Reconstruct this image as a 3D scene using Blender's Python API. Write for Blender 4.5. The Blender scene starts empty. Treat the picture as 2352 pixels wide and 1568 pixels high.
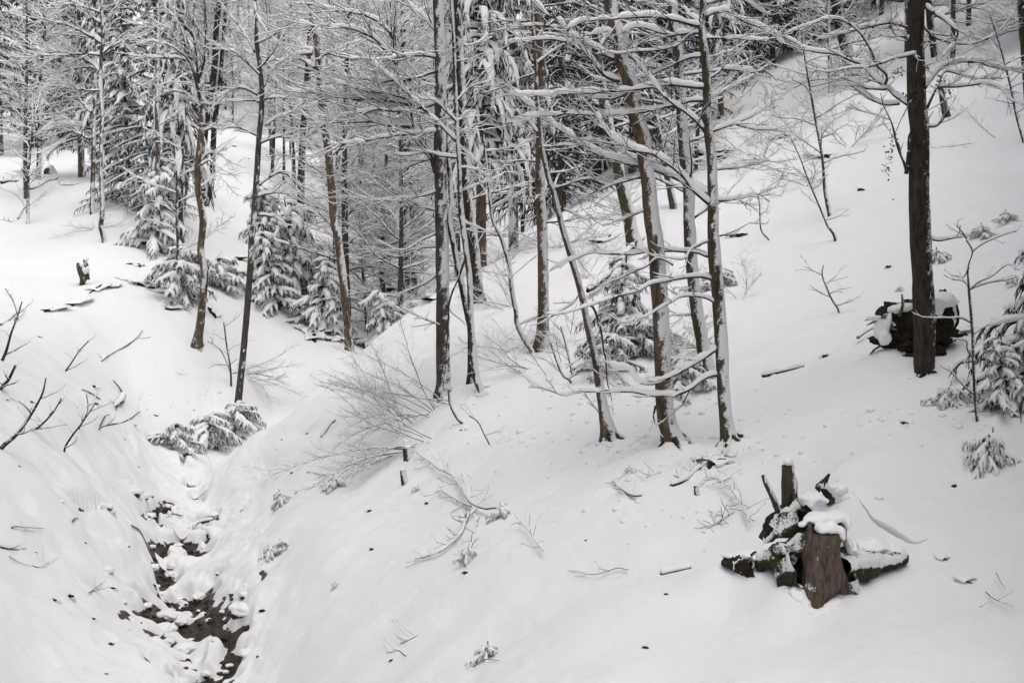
import bpy, math, random
import numpy as np
from mathutils import Vector

# ---------------------------------------------------------------- camera, sky, sun, exposure
SC = bpy.context.scene
COL = SC.collection
W, H = 2352.0, 1568.0
FOV = math.radians(40.0)
FPX = W / 2 / math.tan(FOV / 2)
PITCH = math.radians(6.0)
cam = bpy.data.cameras.new('camera')
cam.sensor_width = 36.0
cam.lens = 18.0 / math.tan(FOV / 2)
cam.clip_start = 0.1
cam.clip_end = 2000
camo = bpy.data.objects.new('camera', cam)
COL.objects.link(camo)
camo.location = (0, 0, 0)
camo.rotation_euler = (math.pi / 2 - PITCH, 0, 0)
SC.camera = camo

SUN_EL, SUN_AZ = math.radians(75), math.radians(150)
world = bpy.data.worlds.new('World')
SC.world = world
world.use_nodes = True
wn = world.node_tree
wn.nodes.clear()
sky = wn.nodes.new('ShaderNodeTexSky')
sky.sky_type = 'NISHITA'
sky.sun_disc = False
sky.sun_elevation = SUN_EL
sky.sun_rotation = SUN_AZ
sky.dust_density = 6.0
sky.air_density = 1.0
sky.ozone_density = 1.0
hs = wn.nodes.new('ShaderNodeHueSaturation')
hs.inputs['Saturation'].default_value = 0.42
bg = wn.nodes.new('ShaderNodeBackground')
bg.inputs['Strength'].default_value = 0.12
wo = wn.nodes.new('ShaderNodeOutputWorld')
wn.links.new(sky.outputs[0], hs.inputs['Color'])
wn.links.new(hs.outputs[0], bg.inputs['Color'])
wn.links.new(bg.outputs[0], wo.inputs['Surface'])

sl = bpy.data.lights.new('sun', 'SUN')
sl.energy = 0.5
sl.angle = math.radians(110)
sl.color = (1.0, 0.985, 0.955)
so = bpy.data.objects.new('sun', sl)
COL.objects.link(so)
sd = Vector((math.sin(SUN_AZ) * math.cos(SUN_EL), math.cos(SUN_AZ) * math.cos(SUN_EL), math.sin(SUN_EL)))
so.rotation_euler = sd.to_track_quat('Z', 'Y').to_euler()
so.location = (0, 0, 60)

SC.view_settings.view_transform = 'Standard'
SC.view_settings.look = 'None'
SC.view_settings.exposure = 0.27
SC.view_settings.gamma = 1.0
SC.cycles.max_bounces = 6
SC.cycles.diffuse_bounces = 4
SC.cycles.glossy_bounces = 2
SC.cycles.use_denoising = True
try:
    SC.cycles.denoiser = 'OPENIMAGEDENOISE'
    SC.cycles.denoising_input_passes = 'RGB_ALBEDO_NORMAL'
    SC.cycles.denoising_prefilter = 'ACCURATE'
except Exception:
    SC.cycles.use_denoising = False

RNG = np.random.default_rng(7)
random.seed(7)

# ---------------------------------------------------------------- maths helpers
def _hash(ix, iy, iz, seed):
    h = (ix.astype(np.uint32) * np.uint32(374761393) + iy.astype(np.uint32) * np.uint32(668265263)
         + iz.astype(np.uint32) * np.uint32(2147483647) + np.uint32((seed * 974634) & 0xffffffff))
    h = (h ^ (h >> np.uint32(13))) * np.uint32(1274126177)
    h = h ^ (h >> np.uint32(16))
    h = h * np.uint32(2246822519)
    h = h ^ (h >> np.uint32(15))
    return (h & np.uint32(0xffffff)).astype(np.float64) / float(0xffffff)

def vnoise(p, seed=0):
    p = np.asarray(p, float)
    i = np.floor(p).astype(np.int64)
    f = p - i
    f = f * f * f * (f * (f * 6 - 15) + 10)
    r = 0
    for dx in (0, 1):
        wx = f[..., 0] if dx else 1 - f[..., 0]
        for dy in (0, 1):
            wy = f[..., 1] if dy else 1 - f[..., 1]
            for dz in (0, 1):
                wz = f[..., 2] if dz else 1 - f[..., 2]
                r = r + wx * wy * wz * _hash(i[..., 0] + dx, i[..., 1] + dy, i[..., 2] + dz, seed)
    return r * 2 - 1

def fbm(p, octaves=3, seed=0, gain=0.5):
    p = np.asarray(p, float)
    a, s, t = 1.0, 0, 0
    for o in range(octaves):
        s = s + a * vnoise(p, seed + o * 17)
        t += a
        a *= gain
        p = p * 2.03 + 11.3
    return s / t

def sstep(a, b, x):
    t = np.clip((x - a) / (b - a), 0, 1)
    return t * t * (3 - 2 * t)

def nrm(v):
    return v / np.maximum(np.linalg.norm(v, axis=-1, keepdims=True), 1e-9)

def ray(px, py):
    cx, cy = (px - W / 2) / FPX, (H / 2 - py) / FPX
    return np.array([cx, math.cos(PITCH) + cy * math.sin(PITCH), -math.sin(PITCH) + cy * math.cos(PITCH)])

def at(px, py, Y):
    d = ray(px, py)
    return d * (Y / d[1])

CROPS = {'A': (0, 0, 2.8), 'B': (620, 0, 2.8), 'C': (1240, 0, 2.8), 'D': (1860, 0, 2.8),
         'E': (0, 540, 2.8), 'F': (620, 540, 2.8), 'G': (1240, 540, 2.8), 'H': (1860, 540, 2.8),
         'I': (0, 1100, 2.766), 'J': (620, 1100, 2.766), 'K': (1240, 1100, 2.766), 'L': (1860, 1100, 2.766),
         'O': (0, 0, 1 / 0.9408)}

def Q(c, pts):
    x0, y0, s = CROPS[c]
    if c == 'O':
        return [(float(x), float(y)) for x, y in pts]
    return [((x0 + x / s) * 0.9408, (y0 + y / s) * 0.9408) for x, y in pts]

def resample(P, K, smooth=True):
    P = np.asarray(P, float)
    if smooth and len(P) > 2:
        out = []
        E = np.vstack([2 * P[0] - P[1], P, 2 * P[-1] - P[-2]])
        for i in range(1, len(E) - 2):
            a, b, c, d = E[i - 1], E[i], E[i + 1], E[i + 2]
            for t in np.linspace(0, 1, 8, endpoint=False):
                out.append(0.5 * ((2 * b) + (-a + c) * t + (2 * a - 5 * b + 4 * c - d) * t * t + (-a + 3 * b - 3 * c + d) * t ** 3))
        out.append(P[-1])
        P = np.array(out)
    s = np.concatenate([[0], np.cumsum(np.linalg.norm(np.diff(P[:, :3], axis=0), axis=1))])
    q = np.linspace(0, s[-1], K)
    return np.stack([np.interp(q, s, P[:, j]) for j in range(P.shape[1])], 1)

# ---------------------------------------------------------------- terrain as a height function
CTRL = [  # overview pixel, forward distance
 # right slope
 (2352,1568,12.5),(1900,1568,12.6),(1500,1568,13.6),(1100,1568,15),(750,1568,18),(575,1568,20.3),
 (2352,1250,15),(1900,1420,14.5),(1500,1250,17),(1100,1250,19.5),(750,1250,22.6),(565,1320,23.6),
 (2352,1000,18),(2000,1000,19),(1675,1045,20.4),(1540,1050,20.5),(1390,1045,21.3),(1100,1050,24),(800,1100,26.5),(600,1160,28),
 (2352,800,21.5),(2120,865,21.3),(1850,820,24.5),(1640,850,25),(1400,880,25.5),(1240,800,29.5),(1015,910,28),(1105,910,27.2),(860,1000,28.5),
 (550,1035,32.5),(620,985,33),(700,925,33.5),(850,800,36),(1000,700,40),(1150,570,46),
 (2352,500,31),(2120,600,29),(2000,600,30.5),(1700,600,35),(1450,570,38),(1300,500,46),(1900,550,33.5),
 (2352,250,41),(2000,300,45),(1750,400,46),(1600,380,50),
 (2352,0,54),(2000,100,58),(1700,180,62),(1400,300,64),
 (2800,1568,11.5),(2800,1000,16.5),(2800,500,27),(2800,0,44),
 # stream
 (450,1568,21),(480,1500,21.8),(400,1420,23.4),(360,1350,25),(380,1290,26.7),(430,1240,28),(470,1170,30.3),(480,1100,33),(430,1050,35.5),
 # near left bank
 (-400,1568,14),(0,1568,17.5),(200,1568,19),(330,1520,20.6),(-400,1200,18),(0,1300,20.5),(200,1300,22.6),(310,1230,26),
 (0,1100,23),(200,1100,26),(390,1125,31),(0,950,25.6),(150,950,28),(280,1000,31.2),
 (-400,800,25),(0,840,28.5),(130,870,30.5),(240,935,32.6),(350,1030,34.6),
 # far left slope
 (150,800,38),(350,950,39),(450,985,39.6),(300,880,40.3),(20,760,37),
 (50,700,43),(250,700,45),(455,800,43.5),(400,870,41.6),(480,900,42),(560,870,43.5),(610,780,47),(548,942,40.5),(650,850,45.5),(400,600,51),(200,600,50),(50,550,54),
 (350,565,52.5),(240,550,52),(215,495,56),(187,410,66),(85,420,64),(50,350,80),(50,255,100),(300,450,60),(450,470,62),
 (650,700,51),(760,755,50),(-400,600,38),(-400,300,70),
 (560,550,60),(620,450,73),(560,330,92),(700,350,95),(450,300,92),
 # ravine and back hill
 (800,822,46),(870,760,52),(880,650,60),(850,560,74),(930,672,56),(800,430,98),(1000,400,100),(900,300,125),
 (600,0,150),(1000,0,150),(1300,0,125),(200,100,140),(0,170,125),(0,0,165),(-400,0,150),(1600,0,100),
]
HID = [  # pixel column, distance, height: ground the ridge hides
 (560,38,-6.95),(590,36,-7.0),(620,38.5,-7.05),(700,38,-6.8),(700,43,-6.6),(780,41,-6.3),(850,43,-6.0),(850,50,-5.5),(930,44.5,-5.4),(1000,46.5,-4.9),(1000,57,-4.4),
 (1150,54,-3.0),(1150,66,-2.5),(1300,72,0.6),(500,40,-6.75),(620,44,-6.65),
 (1176,5,-2.5),(300,5,-2.6),(2100,5,-2.3),(1176,8,-3.3),(300,8,-3.7),(2200,8,-3.1),(-400,5,-2.4),(2800,5,-2.2),
 (600,350,95),(1200,350,95),(1800,350,110),(0,350,90),(-400,350,90),(2800,350,120),(2400,150,36),(1700,150,27),
]
_c = []
for px, py, Y in CTRL:
    _c.append(at(px, py, Y))
for px, Y, z in HID:
    _c.append(np.array([(px - W / 2) / FPX * Y, Y, z]))
_c = np.array(_c)
TS = 3.2
def _uv(x, y):
    return np.stack([np.arctan2(x, y) * TS, 0.5 * np.log(x * x + y * y + 1e-9)], -1)
_U = _uv(_c[:, 0], _c[:, 1])
_G = _c[:, 2] / np.hypot(_c[:, 0], _c[:, 1])
def _ker(d2):
    return 0.5 * d2 * np.log(d2 + 1e-12)
_n = len(_U)
_A = np.zeros((_n + 3, _n + 3))
_A[:_n, :_n] = _ker(((_U[:, None] - _U[None]) ** 2).sum(-1)) + np.eye(_n) * 2e-4
_A[:_n, _n:] = np.hstack([np.ones((_n, 1)), _U])
_A[_n:, :_n] = _A[:_n, _n:].T
_Wt = np.linalg.solve(_A, np.concatenate([_G, np.zeros(3)]))

def _gfun(U):
    out = np.empty(len(U))
    for i in range(0, len(U), 20000):
        u = U[i:i + 20000]
        d2 = ((u[:, None, 0] - _U[None, :, 0]) ** 2) + ((u[:, None, 1] - _U[None, :, 1]) ** 2)
        out[i:i + 20000] = _ker(d2) @ _Wt[:_n] + _Wt[_n] + u @ _Wt[_n + 1:]
    return out

def hbase(x, y):
    x = np.atleast_1d(np.asarray(x, float)); y = np.atleast_1d(np.asarray(y, float))
    th = np.arctan2(x, y); r = np.hypot(x, y)
    rc = np.clip(r, 4.0, 380)
    tc = np.clip(th, -0.5, 0.5)
    U = np.stack([tc * TS, np.log(rc)], -1)
    g = _gfun(U)
    w = sstep(0.6, math.pi, np.abs(th))
    out = g * rc
    if np.any(w > 0):
        m = w > 0
        U2 = U[m].copy(); U2[:, 0] *= -1
        out[m] = out[m] * (1 - 0.5 * w[m]) + 0.5 * w[m] * _gfun(U2) * rc[m]
    k = sstep(0.5, 4.0, r)
    return np.where(r < 4.0, -1.9 * (1 - k) + out * k, out)

_RL = np.log(np.concatenate([np.linspace(9, 60, 900), np.linspace(60.2, 170, 300)]))
def hit(px, py):
    """where the sight line through a pixel first meets the ground"""
    d = ray(px, py)
    th = math.atan2(d[0], d[1]); e = d[2] / math.hypot(d[0], d[1])
    g = _gfun(np.stack([np.full_like(_RL, th * TS), _RL], -1))
    k = np.argmax(g > e)
    if g[k] <= e:
        k = len(g) - 1
    elif k > 0:
        t = (e - g[k - 1]) / (g[k] - g[k - 1] + 1e-12)
        r = math.exp(_RL[k - 1] + t * (_RL[k] - _RL[k - 1]))
        return np.array([math.sin(th) * r, math.cos(th) * r, e * r])
    r = math.exp(_RL[k])
    return np.array([math.sin(th) * r, math.cos(th) * r, e * r])

CH = [  # open water of the stream
 ('I', [(1440,550),(1400,585),(1330,605),(1210,635)], .30), ('I', [(1280,655),(1350,685)], .22),
 ('I', [(1050,700),(1090,745),(1115,830),(1065,870),(1060,920)], .26),
 ('I', [(1100,965),(1200,1010),(1250,1040)], .22), ('I', [(970,1000),(1030,1030),(1030,1130),(1110,1100)], .28),
 ('I', [(1350,970),(1400,1040),(1470,1085),(1400,1130),(1320,1155)], .34),
 ('I', [(1440,1180),(1510,1225),(1560,1310),(1540,1400),(1570,1460)], .30),
 ('I', [(1040,1215),(1110,1245),(1170,1290),(1290,1340)], .24),
 ('I', [(1420,500),(1385,440)], .17), ('I', [(1345,345),(1320,300)], .16), ('I', [(1290,245),(1268,190)], .17), ('I', [(1250,120),(1235,70)], .15), ('I', [(1180,610),(1120,640),(1060,660)], .18),
 ('I', [(1210,980),(1330,985)], .16), ('I', [(1150,1160),(1250,1160)], .17), ('I', [(1200,1385),(1300,1390),(1380,1370)], .17), ('I', [(1480,1440),(1510,1400)], .16), ('I', [(1230,1440),(1330,1460)], .17),
 ('I', [(1050,1420),(1065,1480)], .2), ('I', [(1270,1555),(1400,1520),(1480,1500)], .2),
 ('I', [(1160,330),(1110,390),(960,425)], .11), ('I', [(480,360),(600,405),(715,410)], .075),
 ('I', [(1300,470),(1320,490)], .15), ('I', [(1180,450),(1200,460)], .12), ('I', [(1070,480),(1110,490)], .12),
 ('I', [(280,270),(320,285)], .12), ('E', [(980,1500),(1040,1510)], .2), ('E', [(90,1450),(150,1500)], .2),
 ('E', [(800,1430),(880,1490)], .15),
]
_seg = []
for c, pts, w in CH:
    wp = [hit(*p)[:2] for p in Q(c, pts)]
    for a, b in zip(wp[:-1], wp[1:]):
        _seg.append((a, b, w))

DENTS = []   # soft hollows and mounds: x, y, amplitude, sigma
for c, pts, a, s in [
    ('I', [(300,180),(400,190),(840,330),(650,260),(130,330),(170,390),(590,500),(450,680),(540,60),(880,30)], -.13, .16),
    ('I', [(300,1450),(60,1400),(450,1400),(650,1350),(150,1330),(950,1300)], -.10, .4),
    ('I', [(560,1080),(250,1250),(700,800)], .08, .6),
    ('L', [(820,220),(640,170),(480,300)], .12, .35), ('L', [(900,560),(700,450),(600,400)], .14, .28),
    ('L', [(1500,180)], -.12, .45), ('L', [(200,900)], .10, .35),
    ('H', [(450,800),(250,1000),(560,720)], -.05, .5), ('J', [(1480,1530)], -.06, .12), ('K', [(1250,300)], .03, .6)]:
    for p in Q(c, pts):
        q = hit(*p)
        DENTS.append((q[0], q[1], a, s))

def mounds(c, items, Y0, sg):
    X, A = [], []
    for px, py, dy in items:
        p = Q(c, [(px, py)])[0]
        w = at(p[0], p[1], Y0 + dy)
        X.append(w[:2]); A.append(w[2] - float(hbase(w[0], w[1])[0]))
    X, A = np.array(X), np.array(A)
    Km = np.exp(-((X[:, None] - X[None]) ** 2).sum(-1) / (2 * sg * sg))
    for (x, y), a in zip(X, np.linalg.solve(Km + .15 * np.eye(len(X)), A)):
        DENTS.append((x, y, a, sg))
Y_STUMP = hit(*Q('L', [(380, 1100)])[0])[1]
_q = hit(*Q('L', [(360, 1140)])[0])
DENTS.append((_q[0], _q[1], -.10, .13))
mounds('L', [(650, 822, .40), (740, 806, .44), (830, 782, .46), (920, 758, .48), (1000, 735, .5), (615, 965, -.02), (720, 940, .0), (245, 945, .02), (120, 940, .1), (200, 880, .4), (90, 862, .55), (-40, 826, .75), (-150, 806, .85), (-240, 788, .95), (-320, 770, 1.0), (120, 615, 1.25), (250, 590, 1.25), (470, 372, 2.3), (560, 380, 2.3)], Y_STUMP, .24)

mounds('H', [(780, 905, .9), (860, 890, 1.0), (960, 900, 1.0), (1060, 920, .95), (1180, 905, 1.0), (1280, 870, 1.1)], hit(*Q('H', [(1110, 1060)])[0])[1], .33)
for px, py in [(2118, 865), (1685, 1042), (1545, 1048), (1627, 857), (1397, 1045), (1240, 800), (1017, 912), (1108, 910), (545, 940), (460, 790), (800, 822), (240, 552)]:
    q = hit(px, py)
    DENTS.append((q[0] + .05, q[1] + .32, .10, .24))
    DENTS.append((q[0] - .05, q[1] - .10, -.09, .16))

def stream_dist(xm, ym):
    dmin = np.full(xm.shape, 9.0)
    for a, b, w in _seg:
        ab = b - a
        t = np.clip(((xm - a[0]) * ab[0] + (ym - a[1]) * ab[1]) / (ab @ ab + 1e-9), 0, 1)
        dmin = np.minimum(dmin, np.hypot(xm - a[0] - t * ab[0], ym - a[1] - t * ab[1]) / w)
    return dmin

def ground(x, y, detail=True):
    z = hbase(x, y)
    x = np.atleast_1d(np.asarray(x, float)); y = np.atleast_1d(np.asarray(y, float))
    r = np.hypot(x, y)
    p = np.stack([x, y, np.zeros_like(x)], -1)
    # soft drifts, stretched down the fall line (lower left)
    c, s = math.cos(0.62), math.sin(0.62)
    q = np.stack([x * c + y * s, (-x * s + y * c) * 2.6, np.zeros_like(x)], -1)
    far = sstep(8, 40, r)
    p3 = np.stack([x, y, z * 1.3], -1)
    left = sstep(-2.5, -4.5, x) * sstep(38, 34, r)
    z = z + fbm(p * 0.35, 3, 3) * (0.10 + .12 * far) + fbm(q * 0.55, 3, 5) * 0.06 * (1 - left)
    ridge = sstep(24, 30, r) * sstep(52, 44, r) * (1 - left)
    z = z + fbm(p3 * 1.2, 3, 9) * (0.05 + 0.10 * left + .04 * ridge) + fbm(p3 * 0.6, 2, 13) * .16 * left
    z = z + fbm(p3 * 4.0, 2, 15) * (.010 + .008 * left)
    pit = sstep(.45, .8, vnoise(p3 * 5.0, 47)) * sstep(.0, .5, fbm(p * .35, 2, 49) + .15)
    z = z - .035 * pit * sstep(45, 30, r)
    z = z + .03 * sstep(.5, .85, vnoise(p3 * 6.5, 53)) * sstep(45, 30, r)
    pk = vnoise(p3 * 1.5, 41)
    z = z - .10 * left * sstep(.42, .75, pk)
    for (dx, dy, a, sg) in DENTS:
        m = np.exp(-((x - dx) ** 2 + (y - dy) ** 2) / (2 * sg * sg))
        z = z + a * m
    m = (r > 17) & (r < 42) & (x < 0)
    if np.any(m):
        xm, ym = x[m], y[m]
        pm = p[m]
        dmin = stream_dist(xm, ym)
        n1 = fbm(pm * 3.0, 2, 21) * .95 + fbm(pm * 1.6, 2, 23) * 0.4
        dn = dmin + n1
        lump = np.exp(-(dmin / 3.2) ** 2)
        z[m] = z[m] - 0.27 * sstep(1.3, 0.35, dn) + lump * (0.13 * np.abs(fbm(pm * 2.2, 2, 31)) + 0.04)
    return z

def gz(x, y):
    return float(ground(x, y)[0])

# ---------------------------------------------------------------- mesh and object helpers
def mesh(name, V, faces, mats, midx=None, smooth=True, attrs=None):
    """V (n,3); faces: list of int arrays (m,3) or (m,4)"""
    me = bpy.data.meshes.new(name)
    V = np.asarray(V, np.float32)
    me.vertices.add(len(V))
    me.vertices.foreach_set('co', V.ravel())
    loops = np.concatenate([f.ravel() for f in faces]).astype(np.int32)
    tot = np.concatenate([np.full(len(f), f.shape[1], np.int32) for f in faces])
    start = np.concatenate([[0], np.cumsum(tot)[:-1]]).astype(np.int32)
    me.loops.add(len(loops))
    me.loops.foreach_set('vertex_index', loops)
    me.polygons.add(len(tot))
    me.polygons.foreach_set('loop_start', start)
    if midx is not None:
        me.polygons.foreach_set('material_index', np.asarray(midx, np.int32))
    me.polygons.foreach_set('use_smooth', np.full(len(tot), smooth))
    for m in (mats if isinstance(mats, (list, tuple)) else [mats]):
        me.materials.append(m)
    if attrs:
        for k, v in attrs.items():
            a = me.attributes.new(k, 'FLOAT', 'POINT')
            a.data.foreach_set('value', np.asarray(v, np.float32))
    me.update(calc_edges=True)
    me.validate()
    return me

def obj(name, me, parent=None, loc=None):
    o = bpy.data.objects.new(name, me)
    COL.objects.link(o)
    if parent is not None:
        o.parent = parent
    if loc is not None:
        o.location = loc
    return o

LAB = []   # (object, label, pixel x, pixel y)
def tag(o, label, cat, group=None, px=0, py=0):
    o['label'] = label
    o['category'] = cat
    if group:
        o['group'] = group
    LAB.append((o, px, py))
    return o

def thing(name, loc, label, cat, group=None, px=0, py=0):
    o = bpy.data.objects.new(name, None)
    COL.objects.link(o)
    o.location = [float(v) for v in loc]
    o.empty_display_size = 0.2
    return tag(o, label, cat, group, px, py)

def copy_tree(o, loc, rz, s, label, px=0, py=0, tilt=(0, 0), sz=None):
    c = o.copy(); COL.objects.link(c)
    c.location = [float(v) for v in loc]
    c.rotation_euler = (tilt[0], tilt[1], rz)
    c.scale = (s, s, sz or s)
    c['label'] = label
    LAB.append((c, px, py))
    for ch in o.children:
        d = ch.copy(); COL.objects.link(d); d.parent = c
        for g in ch.children:
            e = g.copy(); COL.objects.link(e); e.parent = d
    return c

class Geo:
    def __init__(self):
        self.v, self.f, self.n = [], [], 0
    def add(self, V, F):
        V = np.asarray(V).reshape(-1, 3)
        self.v.append(V)
        for f in F:
            self.f.append(f + self.n)
        self.n += len(V)
    def mesh(self, name, mats, off=(0, 0, 0), smooth=True, attrs=None):
        return mesh(name, np.concatenate(self.v) - np.asarray(off), self.f, mats, None, smooth, attrs)

def frames(P):
    T = np.empty_like(P)
    T[:, 1:-1] = P[:, 2:] - P[:, :-2]
    T[:, 0] = P[:, 1] - P[:, 0]
    T[:, -1] = P[:, -1] - P[:, -2]
    T = nrm(T)
    z = np.array([0, 0, 1.0])
    up = z - T * T[..., 2:3]
    l = np.linalg.norm(up, axis=-1, keepdims=True)
    alt = np.array([0.35, -0.93, 0.1]) - T * (T @ np.array([0.35, -0.93, 0.1]))[..., None]
    up = nrm(np.where(l > 0.12, up / np.maximum(l, 1e-6), nrm(alt)))
    B = nrm(np.cross(T, up))
    return T, up, B

def quads(N, K, S):
    n = np.arange(N)[:, None, None] * K * S
    k = np.arange(K - 1)[None, :, None] * S
    s = np.arange(S)[None, None, :]
    s2 = (s + 1) % S
    a = n + k + s; b = n + k + s2; c = n + k + S + s2; d = n + k + S + s
    return np.stack(np.broadcast_arrays(a, d, c, b), -1).reshape(-1, 4)

def tube(geo, P, R, S=4):
    N, K, _ = P.shape
    T, U, B = frames(P)
    ang = np.arange(S) / S * 2 * math.pi + math.pi / 2
    V = P[:, :, None] + R[:, :, None, None] * (B[:, :, None] * np.cos(ang)[None, None, :, None] + U[:, :, None] * np.sin(ang)[None, None, :, None])
    geo.add(V, [quads(N, K, S)])

def snowtube(geo, P, R, amt, S=3, seed=0, gap=0.0, hmin=0.0, wide=1.0):
    """snow lying along the top of each branch"""
    N, K, _ = P.shape
    T, U, B = frames(P)
    h = np.sqrt(np.clip(1 - T[..., 2] ** 2, 0, 1))
    h = np.maximum(sstep(0.25, 0.80, h), hmin)
    nz = 0.5 + 0.36 * fbm(P * 4.0 + 3.7, 2, seed) + .30 * vnoise(P * 15.0 + 1.3, seed + 7)
    f = h * (0.45 + 0.85 * nz)
    if gap > 0:
        f = f * sstep(gap - .12, gap + .12, nz)
    Sn = amt * f
    live = sstep(0.03, .2, f)
    C = P + np.array([0, 0, 1.0]) * (R * 0.45 + Sn * 0.42)[..., None]
    wd = (R * 0.95 + Sn * 0.26) * live * wide
    hg = (R * 0.35 + Sn * 0.58) * live
    wd[:, -1] *= 0.2; hg[:, -1] *= 0.2; wd[:, 0] *= .6; hg[:, 0] *= .6
    ang = np.arange(S) / S * 2 * math.pi + math.pi / 2
    V = C[:, :, None] + B[:, :, None] * (wd[:, :, None] * np.cos(ang))[..., None] + U[:, :, None] * (hg[:, :, None] * np.sin(ang))[..., None]
    geo.add(V, [quads(N, K, S)])

def spawn(P, R, n, t0, t1, length, ang, K, up=0.1, wob=0.25, flat=0.35, rmin=0.003, rf=0.55, taper=0.6, rng=RNG):
    """twigs growing from the branches P: alternate sides, mostly in the branch's own plane"""
    N, Kp, _ = P.shape
    T, U, B = frames(P)
    t = (np.arange(n)[None] + rng.uniform(0, 1, (N, n))) / n * (t1 - t0) + t0
    x = t * (Kp - 1); i = np.minimum(x.astype(int), Kp - 2); f = (x - i)[..., None]
    ii = np.arange(N)[:, None]
    pos = P[ii, i] * (1 - f) + P[ii, i + 1] * f
    tg = T[ii, i]; u = U[ii, i]; b = B[ii, i]
    rad = (R[ii, i] * (1 - f[..., 0]) + R[ii, i + 1] * f[..., 0])
    sg = np.where((np.arange(n)[None] + rng.integers(0, 2, (N, 1))) % 2, 1.0, -1.0)
    a = rng.uniform(ang[0], ang[1], (N, n))[..., None]
    ph = (rng.normal(0, flat, (N, n)))[..., None]
    d = np.cos(a) * tg + np.sin(a) * (sg[..., None] * b * np.cos(ph) + u * np.sin(ph))
    L = rng.uniform(length[0], length[1], (N, n)) * (1 - taper * t)
    d = d.reshape(-1, 3); L = L.reshape(-1); pos = pos.reshape(-1, 3)
    M = len(L)
    C = np.empty((M, K, 3)); C[:, 0] = pos
    st = (L / (K - 1))[:, None]
    drift = rng.normal(0, wob, (M, 3)) * 0.6
    for k in range(1, K):
        d = nrm(d + (np.array([0, 0, up]) + rng.normal(0, wob, (M, 3)) + drift * .3) / (K - 1) * 2)
        C[:, k] = C[:, k - 1] + d * st
    r0 = np.clip(rad.reshape(-1) * rf, rmin, None)
    s = np.linspace(0, 1, K)[None]
    Rr = r0[:, None] * (1 - s) + np.minimum(r0, rmin * .8)[:, None] * s
    return C, Rr

# ---------------------------------------------------------------- materials
def nodes(name):
    m = bpy.data.materials.new(name)
    m.use_nodes = True
    nt = m.node_tree
    b = nt.nodes['Principled BSDF']
    return m, nt, b

def noise_node(nt, scale, detail=4, rough=0.55, coord='Object', stretch=None):
    tc = nt.nodes.new('ShaderNodeTexCoord')
    n = nt.nodes.new('ShaderNodeTexNoise')
    n.inputs['Scale'].default_value = scale
    n.inputs['Detail'].default_value = detail
    n.inputs['Roughness'].default_value = rough
    if stretch:
        mp = nt.nodes.new('ShaderNodeMapping')
        mp.inputs['Scale'].default_value = stretch
        nt.links.new(tc.outputs[coord], mp.inputs['Vector'])
        nt.links.new(mp.outputs[0], n.inputs['Vector'])
    else:
        nt.links.new(tc.outputs[coord], n.inputs['Vector'])
    return n

def ramp(nt, src, stops):
    r = nt.nodes.new('ShaderNodeValToRGB')
    el = r.color_ramp.elements
    while len(el) < len(stops):
        el.new(0.5)
    for e, (p, c) in zip(el, stops):
        e.position = p
        e.color = (*c, 1) if len(c) == 3 else c
    nt.links.new(src, r.inputs[0])
    return r

def bump(nt, b, src, strength, dist):
    bp = nt.nodes.new('ShaderNodeBump')
    bp.inputs['Strength'].default_value = strength
    bp.inputs['Distance'].default_value = dist
    nt.links.new(src, bp.inputs['Height'])
    nt.links.new(bp.outputs[0], b.inputs['Normal'])

def mat_snow(name, col=(0.86, 0.865, 0.875), bscale=None, bstr=0.25, bdist=0.02):
    m, nt, b = nodes(name)
    b.inputs['Base Color'].default_value = (*col, 1)
    b.inputs['Roughness'].default_value = 0.75
    b.inputs['Specular IOR Level'].default_value = 0.2
    if bscale:
        n = noise_node(nt, bscale, 9, 0.72)
        bump(nt, b, n.outputs[0], bstr, bdist)
    return m

M_GROUND = mat_snow('ground_snow', (0.87, 0.875, 0.885), 7.0, 0.5, 0.05)
M_SNOW = mat_snow('branch_snow')
M_CAP = mat_snow('snow_cap', (0.87, 0.875, 0.88), 14, 0.3, 0.02)
M_ICE = mat_snow('dirty_ice', (0.64, 0.64, 0.62), 9, 0.6, 0.03)

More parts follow.
